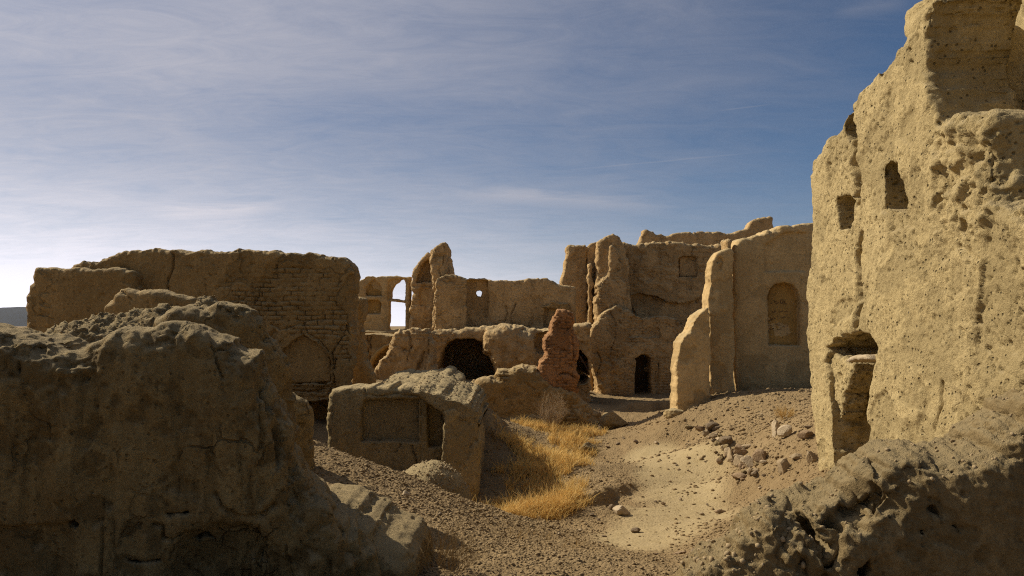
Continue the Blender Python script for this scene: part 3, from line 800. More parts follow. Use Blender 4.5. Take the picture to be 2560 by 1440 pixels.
STROKES = [[(215, 505), (205, 523), (228, 525)], [(262, 470), (278, 478), (286, 510)], [(290, 515), (318, 520), (345, 512), (343, 485)], [(300, 480), (312, 492)], [(385, 522), (392, 455), (400, 448)], [(395, 520), (428, 522), (440, 450)], [(418, 442), (422, 448)], [(455, 520), (470, 470), (472, 505)], [(465, 528), (508, 524), (516, 515)],
           [(232, 660), (242, 690), (275, 686)], [(262, 650), (285, 682), (300, 660)], [(285, 640), (288, 655)], [(345, 672), (375, 684), (410, 672), (440, 655)], [(450, 668), (480, 674), (520, 668), (500, 650)], [(508, 610), (524, 608)],
           [(160, 845), (185, 852), (200, 830)], [(195, 790), (205, 825), (225, 838), (228, 800)], [(240, 790), (246, 835)], [(265, 780), (275, 808), (305, 812)], [(325, 750), (332, 768)], [(395, 790), (425, 795), (450, 770), (475, 788)], [(520, 790), (540, 795), (548, 765)],
           [(165, 950), (185, 935), (205, 940), (232, 952)], [(170, 990), (200, 1010), (240, 1000), (265, 990)], [(165, 1030), (175, 1060), (200, 1085)], [(285, 925), (300, 900), (312, 935), (328, 905), (335, 940)], [(350, 945), (362, 890), (368, 945)], [(310, 1010), (350, 1020), (395, 1000), (400, 970)], [(410, 960), (430, 965), (450, 950), (470, 970)], [(510, 900), (514, 960)], [(420, 1160), (440, 1165)], [(320, 1200), (330, 1190)], [(500, 1080), (510, 1085)]]
def ribbons(pl, strokes, dep, w, fx):
    V = []; Fq = []
    for st in strokes:
        P = [pl.proj(*fx(a, b), dep) for a, b in st]
        P = np.array(P)
        for i in range(len(P)):
            d = P[min(i + 1, len(P) - 1)] - P[max(i - 1, 0)]
            d = d / (np.linalg.norm(d) + 1e-9)
            n = np.array([-d[1], d[0]]) * w * (.6 if i in (0, len(P) - 1) else 1)
            for q, y in ((P[i] + n, -.008), (P[i] - n, -.008), (P[i] - n, .03), (P[i] + n, .03)):
                V.append((q[0], dep + y, q[1]))
        b = len(V) - 4 * len(P)
        for i in range(len(P) - 1):
            for j in range(4):
                k2 = (j + 1) % 4
                Fq.append((b + i * 4 + j, b + i * 4 + k2, b + i * 4 + 4 + k2, b + i * 4 + 4 + j))
        Fq.append((b, b + 3, b + 2, b + 1)); e = b + 4 * (len(P) - 1); Fq.append((e, e + 1, e + 2, e + 3))
    return V, Fq
V_, F_ = ribbons(pl, STROKES, .245, .009, lambda a, b: (1900 + a / 7.575, 690 + b / 7.579))
ins_ = bpy.data.objects.new('inscription', mesh_from('inscription', V_, F_, INK, smooth=False)); COL.objects.link(ins_); ins_.parent = NP
pl2 = front(18.5, 1805)
pp = [(1771, 900), (1772, 742), (1776, 691), (1783, 651), (1790, 637), (1797, 628), (1812, 619), (1828, 621), (1834, 630), (1837, 650), (1838, 900)]
build('pilaster', pl2, [(top(pl2, pp, jag=.018), 0, .7, .035)], vox=.028, k=.035, warp=.03, disp=std(.028, .45), mat=MUD_S, parent=T8, seed=123, zb=-.4, cracks=[C(pl2, [(1795, 655), (1803, 645), (1808, 655), (1800, 670)], .03, .07)])
pl2 = front(17.7, 1730)
qq = [(1690, 960), (1693, 880), (1696, 856), (1706, 841), (1721, 831), (1730, 812), (1739, 791), (1756, 778), (1771, 769), (1778, 790), (1778, 960)]
build('wing_wall', pl2, [(top(pl2, qq, jag=.02), 0, .8, .035)], vox=.026, k=.035, warp=.035, disp=std(.026, .5), mat=MUD_S, parent=T8, seed=124, zb=-.5,
      extra=lambda V, N: sstep(2.1, 2.6, V[:, 2]) * .04 * noise(V, .15, 4, octv=3))
pl2 = front(18.9, 1825)
build('coping_lump', pl2, [(pl2.poly([(1811, 625), (1812, 600), (1820, 595), (1832, 598), (1836, 612), (1834, 640), (1816, 640)]), 0, .5, .1)], vox=.028, k=.05, warp=.03, zb=3, disp=std(.028, 1.3), mat=MUD_F, parent=T8, seed=125)

# ===== tall straw plaster wall on the right
WP0, WP1 = (3.86, 9.95), (3.62, 5.0)
pl = Plane(WP0, WP1)
T9 = thing('tall_wall', pl.world(0, 0, .8), 'tall sunlit straw plaster wall with two small windows and a broken doorway', 'wall', 'standing ruin walls')
up = [(2046, 1230), (2036, 1110), (2025, 1015), (2021, 870), (2016, 770), (2017, 700), (2028, 590), (2025, 500), (2021, 450), (2027, 402), (2045, 386), (2070, 346), (2108, 296), (2129, 258), (2148, 222), (2180, 190), (2208, 157), (2222, 140), (2245, 100), (2270, 78), (2287, 48), (2310, 15), (2335, -12),
      (2322, 40), (2312, 100), (2304, 170), (2313, 215), (2326, 270), (2337, 300), (2360, 296), (2400, 283), (2430, 288), (2474, 297), (2479, 400), (2484, 505), (2520, 515), (2560, 522), (2640, 540), (2720, 600)]
dr = [(2085, 1240), (2080, 1130), (2076, 1100), (2078, 1040), (2073, 1000), (2070, 930), (2062, 905), (2068, 880), (2064, 866), (2078, 860), (2080, 848), (2102, 844), (2104, 834), (2128, 832), (2142, 820), (2160, 836), (2178, 838), (2188, 854), (2196, 872), (2186, 888), (2188, 906), (2176, 950), (2172, 990), (2166, 1020), (2168, 1070), (2163, 1110), (2165, 1240)]
wa = [(2086, 508), (2091, 494), (2120, 488), (2131, 502), (2132, 550), (2122, 572), (2097, 572), (2089, 528)]
wb = [(2206, 424), (2221, 409), (2245, 407), (2252, 450), (2260, 508), (2256, 517), (2211, 515)]
wc = [(2110, 312), (2119, 283), (2137, 272), (2135, 338), (2120, 352), (2111, 332)]
s_c = pl.proj(2330, 300)[0]
def exw(V, N):
    fr = np.clip(-N[:, 1] + .3, 0, 1)
    m = sstep(s_c - .25, s_c + .15, V[:, 0]) * sstep(2.9, 3.6, V[:, 2])
    d = m * (.09 * noise(V, .35, 5, octv=4) + .10 * clods(V, .22, 2) - .12 * sstep(.35, .7, noise(V, .2, 9, octv=2)))
    m2 = sstep(s_c + .1, s_c + .7, V[:, 0]) * sstep(3.0, 2.4, V[:, 2])
    d += m2 * .02 * noise(V, .16, 8, st=(.3, 1, 1), octv=2)
    d += .012 * noise(V, .07, 10, octv=2) * (1 + .8 * m)
    din = sstep(.06, .14, V[:, 1]) * sstep(.5, .3, V[:, 1]) * (poly_sdf(V[:, 0], V[:, 2], pl.poly(dr)) < .05)
    d += din * (.05 * noise(V, .16, 4, octv=4) + .05 * clods(V, .12, 2))
    return d * np.maximum(fr, din)
lw_ = [(2333, 1240), (2336, 320), (2360, 300), (2400, 285), (2430, 290), (2474, 299), (2480, 400), (2486, 507), (2560, 524), (2640, 542), (2720, 600)]
build('wall_body', pl, [(top(pl, up), 0, .85, .05), (top(pl, lw_), .1, 2.2, .06), (top(pl, [(2040, 900), (2045, 810), (2215, 810), (2220, 900)]), .12, 1.9, .05)],
      [(pl.poly(dr), -1, 1.5, .02), (pl.poly(wa), -1, .6, .02), (pl.poly(wb), -1, .65, .02), (pl.poly(wc), -1, .5, .03)],
      vox=.014, vy=.032, k=.05, warp=.03, wsc=.3, mat=MUD_W, parent=T9, seed=131, zb=.3,
      disp=[('n', .8, .05), ('n', .22, .012), ('n', .055, .005), ('v', .25, .018), ('p', .06, .03, .58), ('p', .035, .02, .52), ('f', .5, .010, .22), ('f', 1.1, .028, .14)], extra=exw,
      cracks=[C(pl, [(2134, 350), (2130, 400), (2141, 470), (2140, 500)], .045, .16), C(pl, [(2145, 590), (2138, 640), (2143, 700), (2145, 760), (2140, 825)], .035, .2),
              C(pl, [(2330, 1080), (2350, 1010), (2345, 960)], .02, .05)])
build('broken_jamb', pl, [(pl.poly([(2052, 1030), (2050, 870), (2075, 872), (2100, 892), (2128, 900), (2142, 908), (2144, 928), (2132, 944), (2129, 966), (2118, 978), (2117, 1006), (2112, 1040), (2106, 1047), (2101, 1020), (2094, 1000), (2084, 1006), (2078, 1030)], .1), .06, .34, .03)], vox=.013, vy=.02, k=.03, warp=.035, wsc=.2, zb=1,
      disp=[('n', .2, .03), ('c', .09, .03), ('p', .05, .03, .3)], mat=MUD_W, parent=T9, seed=132)
build('lintel_stone', pl, [(pl.poly([(2130, 900), (2140, 893), (2165, 888), (2184, 885), (2190, 897), (2170, 900), (2140, 906)], .05), -.04, .5, .02)], vox=.012, k=.02, warp=.015, zb=1, disp=[('n', .1, .012)], mat=STONE_P, parent=T9, seed=133)
panel('doorway', pl, dr, 1.5, 1.4, MUD_L, T9, .03, 134, 'broken doorway recess with brick courses', inset=1.0)
# shaded cross wall above it
pl2 = front(6.95, 2420)
sv = [(2345, 420), (2340, 30), (2344, -25), (2380, -30), (2436, -10), (2470, 8), (2500, 22), (2525, 40), (2560, 60), (2620, 110), (2700, 200)]
build('cross_wall', pl2, [(top(pl2, sv), 0, .6, .06)], vox=.022, k=.06, warp=.03, zb=2.0, disp=std(.022, .8), mat=MUD_W, parent=T9, seed=135)
pl2 = Plane((6.1, 10.5), (5.2, 7.9))
o = build('rear_wall', pl2, [(top(pl2, [(2400, 300), (2430, 20), (2470, -20), (2520, -60), (2620, -90), (2760, -60), (2800, 300)]), 0, .8, .1)], vox=.03, warp=.04, zb=.4, disp=std(.03, 1.4), mat=MUD_W, seed=136)
tag(o, 'sunlit rubble wall top behind the shaded cross wall at the upper right corner', 'wall', 'standing ruin walls')
# ===== half buried room block in the middle distance
pl = front(13.2, 960)
T10 = thing('niche_block', pl.world(0, 0, 0), 'half buried room front with square recess, narrow recess and rubble top', 'ruin', 'standing ruin walls')
jt = [(817, 1030), (819, 998), (824, 978), (850, 970), (902, 969), (962, 969), (1005, 967), (1035, 969), (1052, 970), (1075, 985), (1110, 990)]
q1 = [(906, 999), (1047, 998), (1047, 1105), (902, 1103)]
q2 = [(1069, 1120), (1069, 1000), (1101, 1004), (1104, 1030), (1104, 1120)]
build('block_body', pl, [(top(pl, jt), 0, 1.0, .06)], [(pl.poly(q1), -1, .22, .02), (pl.poly(q2), -1, .26, .02), (pl.poly([(1051, 1150), (1051, 985), (1053, 985), (1053, 1150)]), -1, .05)],
      vox=.022, vy=.04, k=.06, warp=.035, disp=std(.022, .6), ncr=4, mat=MUD_J, parent=T10, seed=141, zb=-.6,
      cracks=[C(pl, [(905, 984), (940, 990), (985, 985), (1040, 990)], .015, .04), C(pl, [(828, 985), (832, 1040), (826, 1080)], .01, .02)])
panel('niche', pl, q1, .22, .2, MUD_J, T10, .03, 142, 'square recess', inset=.99)
panel('niche', pl, q2, .26, .2, MUD_J, T10, .03, 143, 'narrow recess beside the end pier', inset=.99)
pl2 = front(12.2, 1150)
pl2_pier = pl2
build('end_pier', pl2, [(top(pl2, [(1103, 1075), (1104, 1030), (1110, 1024), (1130, 1020), (1165, 1026), (1190, 1032), (1199, 1038), (1200, 1090)]), 0, 1.6, .03)],
      vox=.022, k=.03, warp=.03, disp=std(.022, .8), mat=MUD_J, parent=T10, seed=144, zb=-.8, extra=lambda V, N: -.10 * sstep(.1, -.25, V[:, 2] + .1 * noise(V, .3, 2, octv=2)))
# rubble lying over the room behind: lumpy fill
def heap(name, pl, outline, y0, y1, k, mat, parent, seed, vox, lump, zb=-.5, warp=.06, slope=0.0, **kw):
    def ex(V, N):
        up = np.clip(N[:, 2] + .3, 0, 1)
        return up * (slope * V[:, 1] + lump * .8 * noise(V, .45, seed, octv=4) + lump * 1.0 * clods(V, max(.11, vox * 5), seed % 4))
    return build(name, pl, [(outline, y0, y1, k)], vox=vox, vy=vox * 1.3, k=k, warp=warp, zb=zb, disp=[('n', .6, min(.05, lump))], extra=ex, mat=mat, parent=parent, seed=seed, **kw)
pl3 = front(14.6, 1080)
heap('rubble_fill', pl3, top(pl3, [(925, 985), (950, 963), (972, 954), (1030, 950), (1080, 947), (1108, 945), (1130, 952), (1150, 965), (1183, 986), (1199, 1006), (1210, 1040), (1214, 1120)]), -.3, 1.6, .08, MUD_B, T10, 145, .028, .05, slope=.06)
pl3 = front(13.0, 1120)
heap('rubble_edge', pl3, pl3.poly([(1035, 968), (1050, 964), (1080, 964), (1110, 970), (1150, 982), (1185, 998), (1204, 1016), (1203, 1046), (1185, 1042), (1150, 1036), (1118, 1026), (1085, 1000), (1060, 990), (1042, 982)]), -.80, 1.3, .04, MUD_B, T10, 146, .022, .035, slope=.07)

# ===== things between the foreground and the brick wall, far left
pl = front(13.5, 400)
o = build('low_wall', pl, [(top(pl, [(250, 760), (280, 722), (310, 715), (361, 717), (397, 719), (440, 726), (462, 736), (480, 746), (500, 775)]), 0, .5, .1)], vox=.03, warp=.04, disp=std(.03), mat=MUD_L, seed=151, zb=1.2)
tag(o, 'low wall with sloping top in front of the left end of the brick wall', 'wall', 'standing ruin walls')
pl = front(12.2, 500)
o = heap('rubble_mound', pl, top(pl, [(455, 775), (466, 745), (480, 735), (505, 733), (525, 745), (545, 765), (580, 790), (620, 812)]), 0, .9, .25, MUD_D, None, 152, .03, .08, zb=1.0)
tag(o, 'small mud lump capping the end of the low sloping wall', 'rubble mound', 'mud rubble mounds')
pl = front(10, 300)
o = heap('rubble_mound', pl, top(pl, [(30, 845), (55, 822), (80, 812), (130, 792), (180, 777), (230, 769), (290, 766), (350, 770), (420, 772), (480, 774), (560, 790), (600, 830)]), 0, 1.8, .5, MUD_D, None, 153, .024, .10, zb=1.2)
tag(o, 'long heap of lumpy mud rubble behind the left foreground wall', 'rubble mound', 'mud rubble mounds')

# ===== eroded stub behind the left foreground wall
_r = at(730, 815, 6.9); pl = Plane((_r[0] - 1.5, _r[1] - 1.5 * .284), (_r[0], _r[1]))
e3 = [(378, 840), (390, 800), (412, 776), (440, 768), (470, 766), (500, 772), (543, 765), (586, 772), (637, 784), (668, 812), (683, 846), (708, 884), (722, 896), (729, 915), (731, 960), (730, 1002), (735, 1040), (738, 1110)]
T11 = thing('wall_stub', pl.world(0, 0, 1.2), 'rounded eroded wall stub just behind the left foreground wall', 'wall', 'standing ruin walls')
o = build('stub_body', pl, [(top(pl, e3), -.2, .55, .14)], vox=.017, vy=.03, k=.14, warp=.05, disp=std(.017, 1.1) + [('v', .10, .02), ('f', .3, .014, .2)], mat=MUD_N, parent=T11, seed=161, zb=.7)
pl2 = front(7.7, 740)
build('stub_foot', pl2, [(top(pl2, [(690, 1000), (715, 985), (735, 1004), (750, 1016), (764, 1040), (770, 1085), (775, 1130)]), 0, .3, .08)], vox=.018, k=.05, warp=.03, disp=std(.018, 1.1) + [('v', .10, .02)], mat=MUD_N, parent=T11, seed=162, zb=.6)

# ===== left foreground wall
_r = at(715, 815, 4.4); pl = Plane((_r[0] - 2.5, _r[1] - 2.5 * .284), (_r[0], _r[1]))
ee = [(-330, 832), (-60, 828), (0, 832), (50, 842), (110, 860), (160, 864), (200, 858), (250, 836), (300, 822), (370, 824), (425, 812), (474, 806), (517, 816), (560, 842), (610, 866), (648, 880), (662, 915), (676, 967), (698, 1020), (714, 1070), (722, 1130), (742, 1168), (770, 1205), (795, 1240), (830, 1275), (880, 1320), (930, 1370), (965, 1440), (985, 1520)]
def exe(V, N):
    fr = np.clip(-N[:, 1] + .15, 0, 1)
    s_p = lambda px, py: pl.proj(px, py)
    d = .05 * noise(V, .16, 5, st=(1, 1, .3), octv=5) - .032 * sstep(.08, .26, noise(V, .09, 12, st=(1, 1, .14), octv=4)) + .02 * (1 - 2.4 * np.abs(noise(V, .11, 6, st=(1, 1, .3), octv=2))) + .008 * noise(V, .04, 7, octv=2)
    m = sstep(pl.proj(560, 900)[0], pl.proj(700, 900)[0], V[:, 0])
    d = d * (.55 + .9 * m)
    # faint old pilaster and ledge
    P = line_dist(V[:, 0], V[:, 2], pl.poly([(182, 955), (170, 1130), (158, 1312)]))
    d += .022 * sstep(.055, .035, P)
    Q = pl.poly([(150, 932), (215, 926)])
    d += .03 * sstep(.03, .012, line_dist(V[:, 0], V[:, 2], Q))
    zl = pl.proj(100, 1312)[1]
    d -= .045 * sstep(zl + .01, zl - .01, V[:, 2] + .03 * noise(V, .3, 8)) * sstep(pl.proj(210, 1300)[0], pl.proj(160, 1300)[0], V[:, 0])
    d += (.6 + .7 * m) * (.035 * clods(V, .11, 1, st=(1, 1, .45)) + .012 * noise(V, .05, 3, st=(1, 1, .4), octv=3))
    zh = V[:, 2] + .05 * noise(V, .25, 9, octv=2)
    return d * fr
T12 = thing('foreground_wall', pl.world(1.5, 0, 1.0), 'big dark shaded mud wall filling the lower left, near the viewer', 'wall', 'standing ruin walls')
hol = [(430, 1560), (425, 1420), (440, 1380), (475, 1345), (540, 1318), (600, 1308), (650, 1322), (680, 1370), (700, 1430), (705, 1560)]
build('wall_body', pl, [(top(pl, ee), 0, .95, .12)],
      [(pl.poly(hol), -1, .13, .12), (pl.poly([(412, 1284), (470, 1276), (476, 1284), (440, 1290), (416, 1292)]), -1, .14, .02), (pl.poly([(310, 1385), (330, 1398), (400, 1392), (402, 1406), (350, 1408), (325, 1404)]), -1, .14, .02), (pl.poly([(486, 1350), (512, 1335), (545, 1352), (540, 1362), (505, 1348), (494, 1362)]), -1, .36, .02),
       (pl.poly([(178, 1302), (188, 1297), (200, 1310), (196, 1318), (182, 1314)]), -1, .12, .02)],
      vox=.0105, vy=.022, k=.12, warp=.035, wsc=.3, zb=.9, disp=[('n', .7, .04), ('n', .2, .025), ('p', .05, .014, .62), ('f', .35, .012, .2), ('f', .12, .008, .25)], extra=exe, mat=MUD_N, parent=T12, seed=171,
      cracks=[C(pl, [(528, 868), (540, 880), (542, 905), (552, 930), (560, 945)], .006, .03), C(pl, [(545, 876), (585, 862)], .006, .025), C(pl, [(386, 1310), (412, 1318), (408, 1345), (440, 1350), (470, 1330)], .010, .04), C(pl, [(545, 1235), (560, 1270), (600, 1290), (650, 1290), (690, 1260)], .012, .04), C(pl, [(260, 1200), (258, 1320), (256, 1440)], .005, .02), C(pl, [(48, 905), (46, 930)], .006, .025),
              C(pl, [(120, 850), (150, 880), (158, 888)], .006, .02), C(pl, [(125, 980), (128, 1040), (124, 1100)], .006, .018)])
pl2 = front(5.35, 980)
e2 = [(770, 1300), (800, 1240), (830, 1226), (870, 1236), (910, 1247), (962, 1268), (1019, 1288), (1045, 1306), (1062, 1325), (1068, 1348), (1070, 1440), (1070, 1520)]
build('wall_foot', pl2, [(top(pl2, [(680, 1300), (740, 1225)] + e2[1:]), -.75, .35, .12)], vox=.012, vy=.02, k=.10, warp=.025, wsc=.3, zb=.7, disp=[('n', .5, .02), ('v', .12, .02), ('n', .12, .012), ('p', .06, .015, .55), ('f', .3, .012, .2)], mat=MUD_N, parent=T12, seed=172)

# ===== right foreground wall
pl = Plane((1.0, 5.0), (3.3, 4.75))
dd_ = [(1880, 1330), (1905, 1288), (1930, 1262), (1975, 1243), (2050, 1204), (2110, 1177), (2117, 1148), (2150, 1122), (2190, 1104), (2250, 1106), (2325, 1103), (2375, 1086), (2440, 1046), (2475, 1008), (2525, 984), (2560, 978), (2640, 940), (2760, 900)]
hl = lambda *p: pl.poly(p, -.55)
def exd(V, N):
    up = np.clip(N[:, 2] + .25, 0, 1)
    fr = np.clip(-N[:, 1], 0, 1)
    sl = sstep(pl.proj(2330, 1300)[0], pl.proj(2030, 1300)[0], V[:, 0])
    d = up * (.06 * noise(V, .22, 5, octv=5) + .022 * clods(V, .12, 2))
    d += (fr + .3) * sl * (.065 * noise(V, .28, 8, octv=5) + .04 * clods(V, .12, 3) - .10 * sstep(.22, .42, noise(V, .22, 5, st=(1, 1, .6), octv=4)))
    d += fr * (1 - sl) * (.025 * noise(V, .14, 11, st=(1, 1, .4), octv=4) + .02 * clods(V, .10, 1, st=(1, 1, .5)))
    return d
T13 = thing('crumbling_wall', pl.world(1.2, 0, .9), 'crumbling mud wall at lower right, sunlit ragged top and shaded front', 'wall', 'standing ruin walls')
build('wall_body', pl, [(top(pl, dd_), -.62, .12, .10)],
      [(hl((2130, 1420), (2140, 1390), (2165, 1385), (2178, 1415), (2160, 1445), (2138, 1440)), -2, -.35, .03), (hl((2310, 1262), (2322, 1258), (2336, 1282), (2330, 1290)), -2, -.52, .02), (hl((2364, 1300), (2376, 1300), (2382, 1322), (2370, 1326)), -2, -.5, .02), (hl((2285, 1315), (2296, 1318), (2288, 1332)), -2, -.54, .02),
       (hl((2060, 1300), (2095, 1245), (2125, 1235), (2150, 1280), (2165, 1320), (2100, 1330)), -2, -.48, .08), (hl((2010, 1330), (1990, 1285), (2000, 1270), (2030, 1310), (2070, 1370), (2060, 1400)), -2, -.25, .05)],
      vox=.011, vy=.018, k=.035, warp=.05, wsc=.25, zb=.6, disp=[('n', .6, .05), ('v', .16, .02), ('p', .045, .016, .55), ('c', .05, .012), ('f', .3, .014, .2)], extra=exd, mat=MUD_D, parent=T13, seed=181)
pl2 = Plane((.85, 4.75), (1.75, 4.55))
heap('fallen_rubble', pl2, top(pl2, [(1690, 1470), (1720, 1432), (1760, 1398), (1800, 1370), (1835, 1342), (1862, 1312), (1890, 1288), (1920, 1278), (1960, 1292), (1990, 1330), (2030, 1400), (2060, 1470)]), -.25, .5, .10, MUD_D, T13, 182, .0115, .07, zb=.3)

# ===== smooth dirt hump by the hollow
pl = front(9.7, 1080)
o = heap('dirt_hump', pl, top(pl, [(990, 1200), (1010, 1184), (1040, 1170), (1068, 1163), (1090, 1167), (1120, 1182), (1145, 1205), (1168, 1240), (1175, 1262)]), 0, .9, .25, MUD_B, None, 191, .018, .012, zb=-.3, warp=.015)
tag(o, 'smooth rounded dirt hump at the edge of the grassy hollow', 'dirt mound')

# loose crumbs lying on the rubble
def crumbs(o, n, s0, s1, seed, nzmin=.55, parent=None, mask=None):
    rg = np.random.default_rng(seed)
    me = o.data
    V = np.empty(len(me.vertices) * 3, np.float32); me.vertices.foreach_get('co', V); V = V.reshape(-1, 3)
    N = np.empty(len(me.vertices) * 3, np.float32); me.vertices.foreach_get('normal', N); N = N.reshape(-1, 3)
    m = N[:, 2] > nzmin
    if mask is not None: m &= mask(V)
    ix = np.flatnonzero(m)
    if not len(ix): return
    ix = rg.choice(ix, n)
    BV, BF = ICO[1]; n0 = len(BV)
    sz = s0 + (s1 - s0) * rg.uniform(0, 1, n) ** 3
    W = BV[None] * (1 + rg.uniform(-.35, .3, (n, n0)))[..., None] * rg.uniform(.6, 1.3, (n, 1, 3)) * sz[:, None, None] + (V[ix] + N[ix] * (sz * .25)[:, None])[:, None]
    F_ = (BF[None] + (np.arange(n) * n0)[:, None, None]).reshape(-1, 3)
    c = bpy.data.objects.new('loose_crumbs', mesh_from('loose_crumbs', W.reshape(-1, 3), F_, CRUMB, smooth=False))
    COL.objects.link(c); c.parent = o; c['kind'] = 'stuff'
for o in list(bpy.data.objects):
    if o.name.startswith(('rubble_', 'fallen_rubble', 'dirt_hump')) and o.type == 'MESH':
        crumbs(o, 500, .004, .022, len(o.name), .4)
    elif o.type == 'MESH' and o.parent is not None and o.parent.get('category') and o.parent.name.startswith('crumbling_wall'):
        crumbs(o, 500, .003, .014, 3, .6)
# ---------------------------------------------------------------- stones
def rockverts(D, rng, npl=9, rnd=.12):
    n = rng.normal(size=(npl, 3)); n /= np.linalg.norm(n, axis=1, keepdims=True)
    d = rng.uniform(.42, .95, npl)
    c = D @ n.T
    r = np.where(c > .05, d / np.maximum(c, .05), 9).min(1)
    r = np.minimum(r, 1.15)
    return D * r[:, None]
def hit_ground(px, py):
    """where the sight line through a photo pixel meets the ground"""
    Ys = np.geomspace(3.5, 34, 900)
    d = ray(px, py); t = Ys / d[1]
    z = EYE + d[2] * t
    g = gz0(d[0] * t, Ys)
    i = np.argmax(z <= g)
    return float(d[0] * t[i]), float(Ys[i]), float(gz(d[0] * t[i], Ys[i])[0][0])
def rock(px, py, wpx, hpx, mat, label, group=None, name='rock', seed=0, sub=3, flat=0.0, rough=.04, cat='rock'):
    """px,py: middle of the foot in the photo; wpx,hpx: its size in photo pixels"""
    rng = np.random.default_rng(seed + 500)
    x, y, z = hit_ground(px, py)
    V = rockverts(ICO[sub][0], rng)
    V = V + ICO[sub][0] * (rough * noise(V * 1.0, .5, seed % 7, octv=3)[:, None])
    sx, sz = wpx / FPX * y / 2 * 1.15, hpx / FPX * y / 2 * 1.15
    V = V * np.array([sx, (sx + sz) * .5, sz]) / .85
    a = rng.uniform(-.25, .25)
    V = V @ np.array([[math.cos(a), 0, math.sin(a)], [0, 1, 0], [-math.sin(a), 0, math.cos(a)]])
    me = mesh_from(name, V, ICO[sub][1], mat)
    me.polygons.foreach_set('use_smooth', np.zeros(len(me.polygons), bool))
    o = link(name, me, None, (x, y, z + sz * .62))
    return tag(o, label, cat, group)
GS = 'stones along the right bank'
rock(1943, 1085, 36, 36, STONE_P, 'pale tan slab leaning on the right dirt bank below the orange tuft', GS, seed=1)
rock(1967, 1094, 30, 24, STONE_P, 'smaller pale slab leaning against the pale tan slab on the bank', GS, seed=2)
rock(1814, 1114, 24, 28, STONE_D, 'upright dark grey stone at the head of the stone row', GS, seed=3)
rock(1849, 1138, 32, 28, STONE_R, 'large brown angular stone tilted in the middle of the stone row', GS, seed=4)
rock(1829, 1152, 18, 28, STONE, 'narrow upright tan stone below the brown angular stone', GS, seed=5)
rock(1845, 1163, 24, 24, STONE, 'squarish tan stone at the foot of the stone row, right of the narrow one', GS, seed=6)
rock(1870, 1172, 26, 26, STONE_P, 'rounded whitish stone ending the stone row by the pale path', GS, seed=7)
rock(1820, 1136, 12, 22, STONE, 'thin tan stone wedged under the upright dark stone', GS, seed=29)
rock(1902, 1152, 26, 24, STONE_R, 'rusty round stone to the right of the stone row', GS, seed=8)
rock(1752, 1081, 26, 15, STONE_R, 'brown stone lying apart at the upper left of the bank', GS, seed=9)
rock(1780, 1078, 30, 20, STONE_D, 'dark jagged stone high on the bank next to the brown one', GS, seed=10)
rock(1782, 1095, 18, 11, STONE, 'small tan stone just under the dark jagged stone', GS, seed=11)
rock(1800, 1103, 18, 10, STONE_P, 'small pale stone touching the upright dark stone', GS, seed=30)
rock(2015, 1101, 28, 18, STONE_R, 'brown split stone beside the foot of the tall wall', GS, seed=12)
rock(2021, 1077, 18, 10, STONE_D, 'flat dark stone touching the tall wall above the split stone', GS, seed=13)
rock(1993, 1151, 28, 12, STONE, 'long flat tan stone on the bank below the split stone', GS, seed=14)
rock(2028, 1160, 24, 30, STONE, 'tilted tan stone against the foot of the tall wall', GS, seed=15)
rock(1960, 1178, 26, 26, STONE, 'broad half buried stone low on the right bank', GS, seed=16)
rock(1913, 1165, 18, 10, STONE_P, 'small pale flat stone between rusty round stone and half buried stone', GS, seed=17)
rock(1865, 1118, 26, 9, STONE, 'flat grey tan stone above the brown angular stone', GS, seed=18)
rock(1850, 1199, 34, 13, STONE_R, 'low brown stone at the path edge below the stone row', GS, seed=19)
rock(1798, 1157, 16, 10, STONE_R, 'purplish brown stone on the path edge left of the stone row', GS, seed=20)
rock(1880, 1190, 22, 18, STONE, 'angular tan stone beneath the rounded whitish stone', GS, seed=31)
rock(1550, 1286, 36, 22, STONE_P, 'whitish rounded stone lying alone at the edge of the pale path', seed=21)
rock(1533, 1277, 18, 14, STONE_D, 'dark brown lump touching the whitish rounded stone', seed=22)
rock(1470, 1132, 36, 22, MUD_D, 'rough grey clod beside the golden grass', seed=23, sub=4, rough=.2, cat='clod')
GP = 'lumps of the rubble heap behind the grass'
rock(1540, 1068, 52, 34, MUD_D, 'biggest mud lump of the rubble heap behind the grass', GP, seed=24, sub=4, rough=.12)
rock(1508, 1072, 28, 20, STONE_P, 'rounded pale lump in front of the rubble heap', GP, seed=25)
rock(1495, 1053, 12, 22, STONE_D, 'thin upright dark lump on the left of the rubble heap', GP, seed=26)
rock(1522, 1047, 26, 18, MUD_D, 'lump on the top of the rubble heap', GP, seed=27, rough=.12)
rock(1470, 1060, 46, 18, MUD_D, 'long low lump on the left flank of the rubble heap', GP, seed=28, sub=4, rough=.1)
GB = 'stones under the eroded corner of the ruined house'
rock(1524, 985, 28, 18, MUD_F, 'round mud block under the eroded corner of the ruined house', GB, seed=32)
rock(1550, 984, 20, 14, MUD_F, 'smaller block beside the round mud block at the house corner', GB, seed=33)
rock(1474, 986, 20, 5, STONE, 'flat stone on the ground between red pillar and house corner', GB, seed=34)
rock(1592, 1333, 18, 13, STONE_D, 'dark clod near the bottom of the pale path', seed=35, rough=.2, cat='clod')
rock(1695, 1392, 30, 14, STONE_R, 'reddish brick shard half sunk in dirt near the crumbling wall', seed=36)
rock(1750, 1392, 30, 20, STONE_D, 'dark grey stone caught in the crumbling wall foot', seed=37)
rock(1012, 1242, 16, 12, STONE_P, 'pale stone on the gravel slope', seed=38)
rock(1800, 1283, 20, 8, STONE_R, 'flat brown clod on the pale path', seed=39, cat='clod')
rock(1690, 1024 + 14, 40, 26, MUD_P, 'round mud lump at the foot of the wing wall', seed=40, sub=4, rough=.12)
rg = np.random.default_rng(77)
